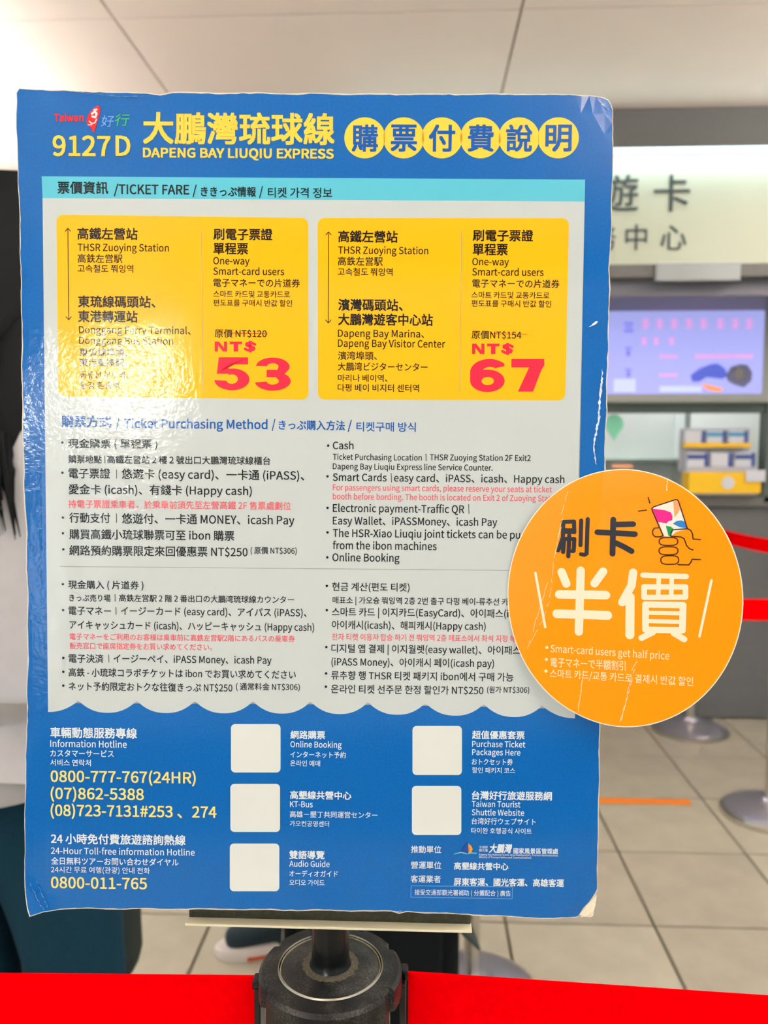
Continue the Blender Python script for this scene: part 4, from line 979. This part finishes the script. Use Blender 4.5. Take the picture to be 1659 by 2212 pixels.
# card display rack with boxes
YR = YC - 0.10
rk = empty('display_rack', (pt(1565, 1064, YR).x, YR, pt(1565, 1064, YR).z)); tag(rk, 'yellow tiered rack of card boxes standing at the counter window', 'rack')
def rp(name, x0, y0, x1, y1, d, m, y=0.0, parent=None):
    a_, b_ = pt(x0, y0, YR), pt(x1, y1, YR)
    o = obj(name, bx(((a_.x + b_.x) / 2, YR + y + d / 2, (a_.z + b_.z) / 2), (abs(b_.x - a_.x), d, abs(a_.z - b_.z)), 0.002), m, parent or rk)
    if parent is None: o.location = (-rk.location.x, -rk.location.y, -rk.location.z)
    return o
M_YB = mat('rack_yellow', (244, 196, 20), 0.5); M_BW = mat('box_white', (222, 226, 234), 0.5); M_BB = mat('box_blue', (66, 84, 150), 0.5); M_CY = mat('box_cyan', (70, 150, 196), 0.5)
rp('lower_tray', 1489, 1020, 1643, 1066, 0.10, M_YB); rp('tray_lip', 1487, 957, 1634, 967, 0.03, M_YB, 0.055); rp('back_board', 1486, 924, 1640, 1020, 0.006, mat('rack_back_grey', (196, 202, 212), 0.5), 0.115); rp('middle_step', 1487, 1009, 1640, 1021, 0.07, mat('rack_step', (186, 190, 200), 0.5), 0.035)
p_ = lathe(bmesh.new(), [(0, 0), (0.028, 0), (0.028, 0.003), (0, 0.003)], 24); o = obj('round_mark', p_, M_BW, rk, True); o.rotation_euler = (PI / 2, 0, 0); o.location = pt(1572, 1043, YR) - rk.location + Vector((0, -0.001, 0))
def cbox(x0, y0, x1, y1, y, face, lab):
    a_, b_ = pt(x0, y0, YR), pt(x1, y1, YR); c = ((a_.x + b_.x) / 2, YR + y, (a_.z + b_.z) / 2)
    r = empty('card_box', (c[0], c[1], b_.z)); tag(r, lab, 'box', 'card boxes on the yellow rack'); w, h = abs(b_.x - a_.x), abs(a_.z - b_.z)
    obj('box_body', bx((0, 0, h / 2), (w, 0.03, h), 0.002), M_BW, r); obj('printed_band', bx((-w * .08, -0.0155, h * .70), (w * .84, 0.001, h * .34)), face, r); obj('side_stripe', bx((w * .40, -0.0158, h * .5), (w * .2, 0.001, h * .98)), M_BB, r)
cbox(1492, 930, 1536, 957, 0.09, M_BW, 'white card box with dark blue side, first on the upper tier of the yellow rack')
cbox(1540, 930, 1582, 957, 0.09, M_CY, 'cyan banded card box in the middle of the upper tier of the yellow rack')
cbox(1588, 930, 1630, 957, 0.09, M_CY, 'cyan banded card box at the right end of the upper tier')
cbox(1492, 978, 1538, 1009, 0.06, M_BB, 'blue banded card box, first on the lower tier of the yellow rack')
cbox(1544, 978, 1590, 1009, 0.06, M_BW, 'white card box in the middle of the lower tier')
cbox(1596, 978, 1640, 1009, 0.06, M_BB, 'blue banded card box at the right end of the lower tier')
o = obj('leaflet', bx((0, 0, 0), (0.085, 0.004, 0.05), 0.001), M_BW); o.location = pt(1632, 1028, YR - 0.01); tag(o, 'white leaflet leaning on the front corner of the yellow rack', 'leaflet')

# ================================================================== PEOPLE AND LUGGAGE
def skin(name, nodes, edges, m, parent, sub=2, squash=None):
    me = bpy.data.meshes.new(name); me.from_pydata([n[0] for n in nodes], edges, []); o = bpy.data.objects.new(name, me); COL.objects.link(o)
    md = o.modifiers.new('s', 'SKIN'); md.use_smooth_shade = True
    for i, n in enumerate(nodes):
        r = n[1]; me.skin_vertices[0].data[i].radius = (r, r) if not isinstance(r, tuple) else r
    me.skin_vertices[0].data[0].use_root = True
    s = o.modifiers.new('u', 'SUBSURF'); s.levels = sub; s.render_levels = sub
    dg = bpy.context.evaluated_depsgraph_get(); nm = bpy.data.meshes.new_from_object(o.evaluated_get(dg))
    bpy.data.objects.remove(o)
    for p in nm.polygons: p.use_smooth = True
    nm.materials.clear(); nm.materials.append(m); nm.name = name
    return link(name, nm, None, parent)
def person(loc, rotz, H, label, m_skin, m_top, m_leg, m_shoe, m_hair, m_sole, lx=(0.075, 0.075), ly=(0, 0), long_hair=True, shoe_rot=(0, 0), hem=0.80, m_accent=None):
    """a standing figure, front towards local -y"""
    r = empty('person', loc, rotz); tag(r, label, 'person')
    k = H / 1.70; V = lambda x, y, z: (x * k, y * k, z * k)
    nodes, edges = [(V(0, 0, .93), .115)], []
    def add(p, rad, frm): nodes.append((V(*p), rad)); edges.append((frm, len(nodes) - 1)); return len(nodes) - 1
    w = add((0, .0, 1.08), .105, 0); ch = add((0, .0, 1.27), .12, w); uc = add((0, .0, 1.38), .10, ch); nk = add((0, -.005, 1.46), .05, uc)
    hb = add((0, -.012, 1.53), .064, nk); hm = add((0, -.008, 1.59), .078, hb); ht = add((0, 0, 1.645), .062, hm)
    add((0, -.098, 1.568), .011, hm)                                  # nose
    for s in (-1, 1): add((s * .082, .006, 1.575), .012, hm)           # ears
    for s in (-1, 1):
        sh = add((s * .155, .0, 1.375), .052, uc); el = add((s * .185, -.03, 1.10), .04, sh); wr = add((s * .13, -.22, 1.04), .026, el)
        pm = add((s * .115, -.285, 1.05), (.018, .036), wr)
        add((s * .10, -.275, 1.10), .0095, wr)
        for q, (dz, dl) in enumerate(((.024, .068), (.008, .078), (-.008, .073), (-.024, .058))):
            k1 = add((s * .11, -.32, 1.05 + dz), .0088, pm); add((s * .095, -.32 - dl * .7, 1.052 + dz * 1.1), .0075, k1)
        hp = add((s * .085, .0, .88), .085, 0)
        i = 0 if s < 0 else 1; kx = s * lx[i]
        kn = add((kx, ly[i] * .5, .49), .052, hp); an = add((kx, ly[i] + .02, .09), .035, kn)
    body = skin('body', nodes, edges, m_skin, r, 2)
    # clothes
    tn = [(V(0, 0, 1.08), .150), (V(0, 0, hem + .14), .158), (V(0, 0, 1.25), .140), (V(0, 0, 1.36), .11), (V(0, -.003, 1.43), .066), (V(0, 0, hem + .05), .165), (V(0, 0, hem + .025), .165)]
    te = [(0, 1), (0, 2), (2, 3), (3, 4), (1, 5), (5, 6)]
    for s in (-1, 1):
        b0 = len(tn); tn += [(V(s * .155, 0, 1.37), .066), (V(s * .185, -.03, 1.11), .055), (V(s * .138, -.19, 1.045), .042)]; te += [(3, b0), (b0, b0 + 1), (b0 + 1, b0 + 2)]
    skin('top', tn, te, m_top, r)
    ln = [(V(0, 0, .93), .140), (V(0, 0, 1.03), .125)]; le = [(0, 1)]
    for i, s in enumerate((-1, 1)):
        b0 = len(ln); kx = s * lx[i]
        ln += [(V(s * .085, 0, .80), .098), (V(kx, ly[i] * .5, .52), .062), (V(kx, ly[i] * .9 + .01, .25), .062), (V(kx, ly[i] + .015, .10), .062)]; le += [(0, b0), (b0, b0 + 1), (b0 + 1, b0 + 2), (b0 + 2, b0 + 3)]
    skin('trousers', ln, le, m_leg, r)
    for i, s in enumerate((-1, 1)):
        kx = s * lx[i]; c = Vector(V(kx, ly[i], 0)); R = Matrix.Rotation(shoe_rot[i], 4, 'Z')
        bm = bmesh.new(); n = 24; rings = []
        for z, g in ((0.0, .94), (.012, 1.0), (.030, 1.0), (.034, .96)):
            rings.append([bm.verts.new(c + R @ Vector((.043 * g * math.cos(2 * PI * q / n) * (1 - .12 * math.sin(2 * PI * q / n)), 0.122 * g * math.sin(2 * PI * q / n) - .045, z))) for q in range(n)])
        for a_, b_ in zip(rings, rings[1:]):
            for q in range(n): bm.faces.new((a_[q], a_[(q + 1) % n], b_[(q + 1) % n], b_[q]))
        bm.faces.new(rings[0][::-1]); bm.faces.new(rings[-1]); sl = obj('shoe_sole', bm, m_sole, r, True)
        if m_accent: obj('sole_accent', bx(c + R @ Vector((0, -.03, .0095)), (.088, .12, .013), .004, R.to_3x3()), m_accent, r, True)
        sn = [(tuple(c + R @ Vector(p_)), q) for p_, q in (((0, .035, .07), .043), ((0, -.03, .062), .040), ((0, -.09, .05), .037), ((0, -.145, .045), .030), ((0, .02, .12), .040))]
        skin('shoe', sn, [(0, 1), (1, 2), (2, 3), (0, 4)], m_shoe, r, 2)
    # hair
    if long_hair:
        hn = [(V(0, .014, 1.60), .100), (V(0, .03, 1.655), .060), (V(0, .035, 1.52), .098), (V(0, .06, 1.42), .100), (V(.0, .085, 1.33), .088), (V(.0, .10, 1.27), .06)]; he = [(0, 1), (0, 2), (2, 3), (3, 4), (4, 5)]
        for s in (-1, 1): b0 = len(hn); hn += [(V(s * .055, .035, 1.50), .06), (V(s * .075, .055, 1.36), .055), (V(s * .07, .085, 1.25), .03)]; he += [(2, b0), (b0, b0 + 1), (b0 + 1, b0 + 2)]
        skin('hair', hn, he, m_hair, r)
        bm = bmesh.new(); rr = random.Random(2)
        for q in range(150):
            x = rr.uniform(-.11, .11); y = .13 + rr.uniform(-.02, .03) - abs(x) * .25; z = 1.36; e = rr.uniform(1.22, 1.275)
            tube(bm, [V(x * .9, y, z), V(x, y + .008, (z + e) / 2), V(x * 1.02 + rr.uniform(-.006, .006), y, e)], [.004, .0035, .0006], 4)
        obj('hair_strands', bm, m_hair, r, True)['kind'] = 'stuff'
    else:
        skin('hair', [(V(0, .02, 1.615), .092), (V(0, .02, 1.655), .066), (V(0, .045, 1.56), .075)], [(0, 1), (0, 2)], m_hair, r)
    # face
    for s in (-1, 1):
        e = lathe(bmesh.new(), [(0, -.010)] + [(.010 * math.cos(t), .010 * math.sin(t)) for t in (-1, -.5, 0, .5, 1)] + [(0, .010)], 12); o = obj('eye', e, mat('eye_white', (232, 228, 220), .3), r, True); o.location = V(s * .030, -.076, 1.592)
    mo = bmesh.new(); tube(mo, [V(-.022, -.070, 1.532), V(0, -.078, 1.531), V(.022, -.070, 1.532)], [.002, .005, .002], 8); obj('mouth', mo, mat('lip', (170, 90, 84), .5), r, True)
    return r
M_SKIN = mat('skin', (214, 170, 142), 0.5)
M_TEAL = mat('dark_teal_denim', (12, 52, 70), 0.9, spec=0.2, noise=0.12, nscale=200)
M_SHIRT = mat('pale_grey_cotton', (184, 186, 190), 0.85, noise=0.03, nscale=60, bump=0.001)
M_HAIR = mat('black_hair', (9, 14, 15), 0.75, spec=0.2)
M_DARK = mat('black_cloth', (5, 11, 13), 0.9, spec=0.2, noise=0.1, nscale=120)
M_SNEAK = mat('dark_sneaker', (20, 42, 50), 0.7, noise=0.15, nscale=90)
M_SOLEW = mat('white_sole', (238, 228, 222), 0.5)
pa = person((-0.595, 1.07, 0), PI, 1.64, 'person seen from behind with long black hair, pale grey top and dark teal trousers', M_SKIN, M_SHIRT, M_TEAL, M_DARK, M_HAIR, M_SOLEW, lx=(0.128, 0.030), hem=0.89)
hb_ = bmesh.new()
n = 48
# folded hem band of the top
rg = []
for z, rr_ in ((0.860, .166), (0.875, .170), (0.895, .170), (0.893, .162), (0.864, .160)):
    rg.append([hb_.verts.new((rr_ * math.cos(2 * PI * q / n), rr_ * math.sin(2 * PI * q / n), z + .004 * math.sin(2 * PI * q / n + 2))) for q in range(n)])
for a_, b_ in zip(rg, rg[1:] + rg[:1]):
    for q in range(n): hb_.faces.new((a_[q], a_[(q + 1) % n], b_[(q + 1) % n], b_[q]))
bmesh.ops.recalc_face_normals(hb_, faces=hb_.faces); obj('hem_band', hb_, M_SHIRT, pa, True)
f0 = at_z(548, 2075, 0)
pb_ = person((f0.x + 0.150, f0.y + 0.035, 0), -0.9, 1.66, 'person in black clothes and dark sneakers with thick white soles standing behind the blue sign', M_SKIN, M_DARK, M_DARK, M_SNEAK, M_HAIR, M_SOLEW, lx=(0.075, 0.10), ly=(-.06, .06), long_hair=False, shoe_rot=(-.35, .1), m_accent=mat('orange_rubber', (206, 92, 56), 0.6))
# black tote held beside the teal trousers
tote = empty('tote_bag', (-0.580, 1.31, 0.38)); tag(tote, 'dark soft tote bag hanging beside the teal trousers', 'bag')
bm = bx((0, 0, 0.20), (0.17, 0.10, 0.40), 0.035)
for v in bm.verts:
    s = 1 - .20 * (v.co.z / .4); v.co.x *= 1.12 - .0 * s + .10 * math.sin(v.co.z * 9); v.co.y *= s
obj('bag_body', bm, mat('tote_cloth', (34, 46, 42), 0.8, noise=0.12, nscale=60), tote, True)
bm = bmesh.new(); tube(bm, [(-.05, 0, .38), (-.045, 0, .45), (0, 0, .485), (.045, 0, .45), (.05, 0, .38)], .008, 8); obj('handle', bm, M_DARK, tote, True)
# black suitcase
sl_, sr_ = at_y(604, 2090, 1.40).x, at_y(995, 2060, 1.40).x
su = empty('suitcase', ((sl_ + sr_) / 2, 1.50, 0)); tag(su, 'big soft black suitcase standing behind the black topped post', 'suitcase'); sw_ = sr_ - sl_
bm = bx((0, 0, 0.34), (sw_, 0.19, 0.60), 0.045); obj('shell', bm, M_DARK, su, True)
obj('front_pocket', bx((0, -0.10, 0.28), (sw_ * .8, 0.04, 0.40), 0.018), M_DARK, su, True)
for x in (-1, 1):
    for y in (-1, 1):
        bm = bmesh.new(); lathe(bm, [(0, -.012), (.022, -.012), (.024, 0), (.022, .012), (0, .012)], 20); bmesh.ops.rotate(bm, cent=(0, 0, 0), matrix=Matrix.Rotation(PI / 2, 3, 'Y'), verts=bm.verts[:])
        o = obj('wheel', bm, M_BLK, su, True); o.location = (x * (sw_ / 2 - .05), y * .06, .0245)
bm = bmesh.new(); hp = [(-.09, .08, .62), (-.09, .08, .92), (0, .08, .935), (.09, .08, .92), (.09, .08, .62)]; tube(bm, hp, .008, 8); obj('handle', bm, M_CHROME, su, True)
s0 = at_y(982, 1975, 1.42) - su.location; s1 = at_y(1010, 2010, 1.41) - su.location; s2 = at_y(1036, 2052, 1.40) - su.location
bm = bmesh.new(); tube(bm, [s0 + Vector((-.03, .04, .03)), s0, s1, s2], [.006, .011, .013, .002], 10); obj('strap', bm, mat('strap_grey', (52, 62, 62), .6), su, True)
bm = bx(at_y(968, 1992, 1.365) - su.location, (0.018, 0.006, 0.03), 0.003); obj('luggage_tag', bm, mat('tag_beige', (150, 140, 108), .6), su)
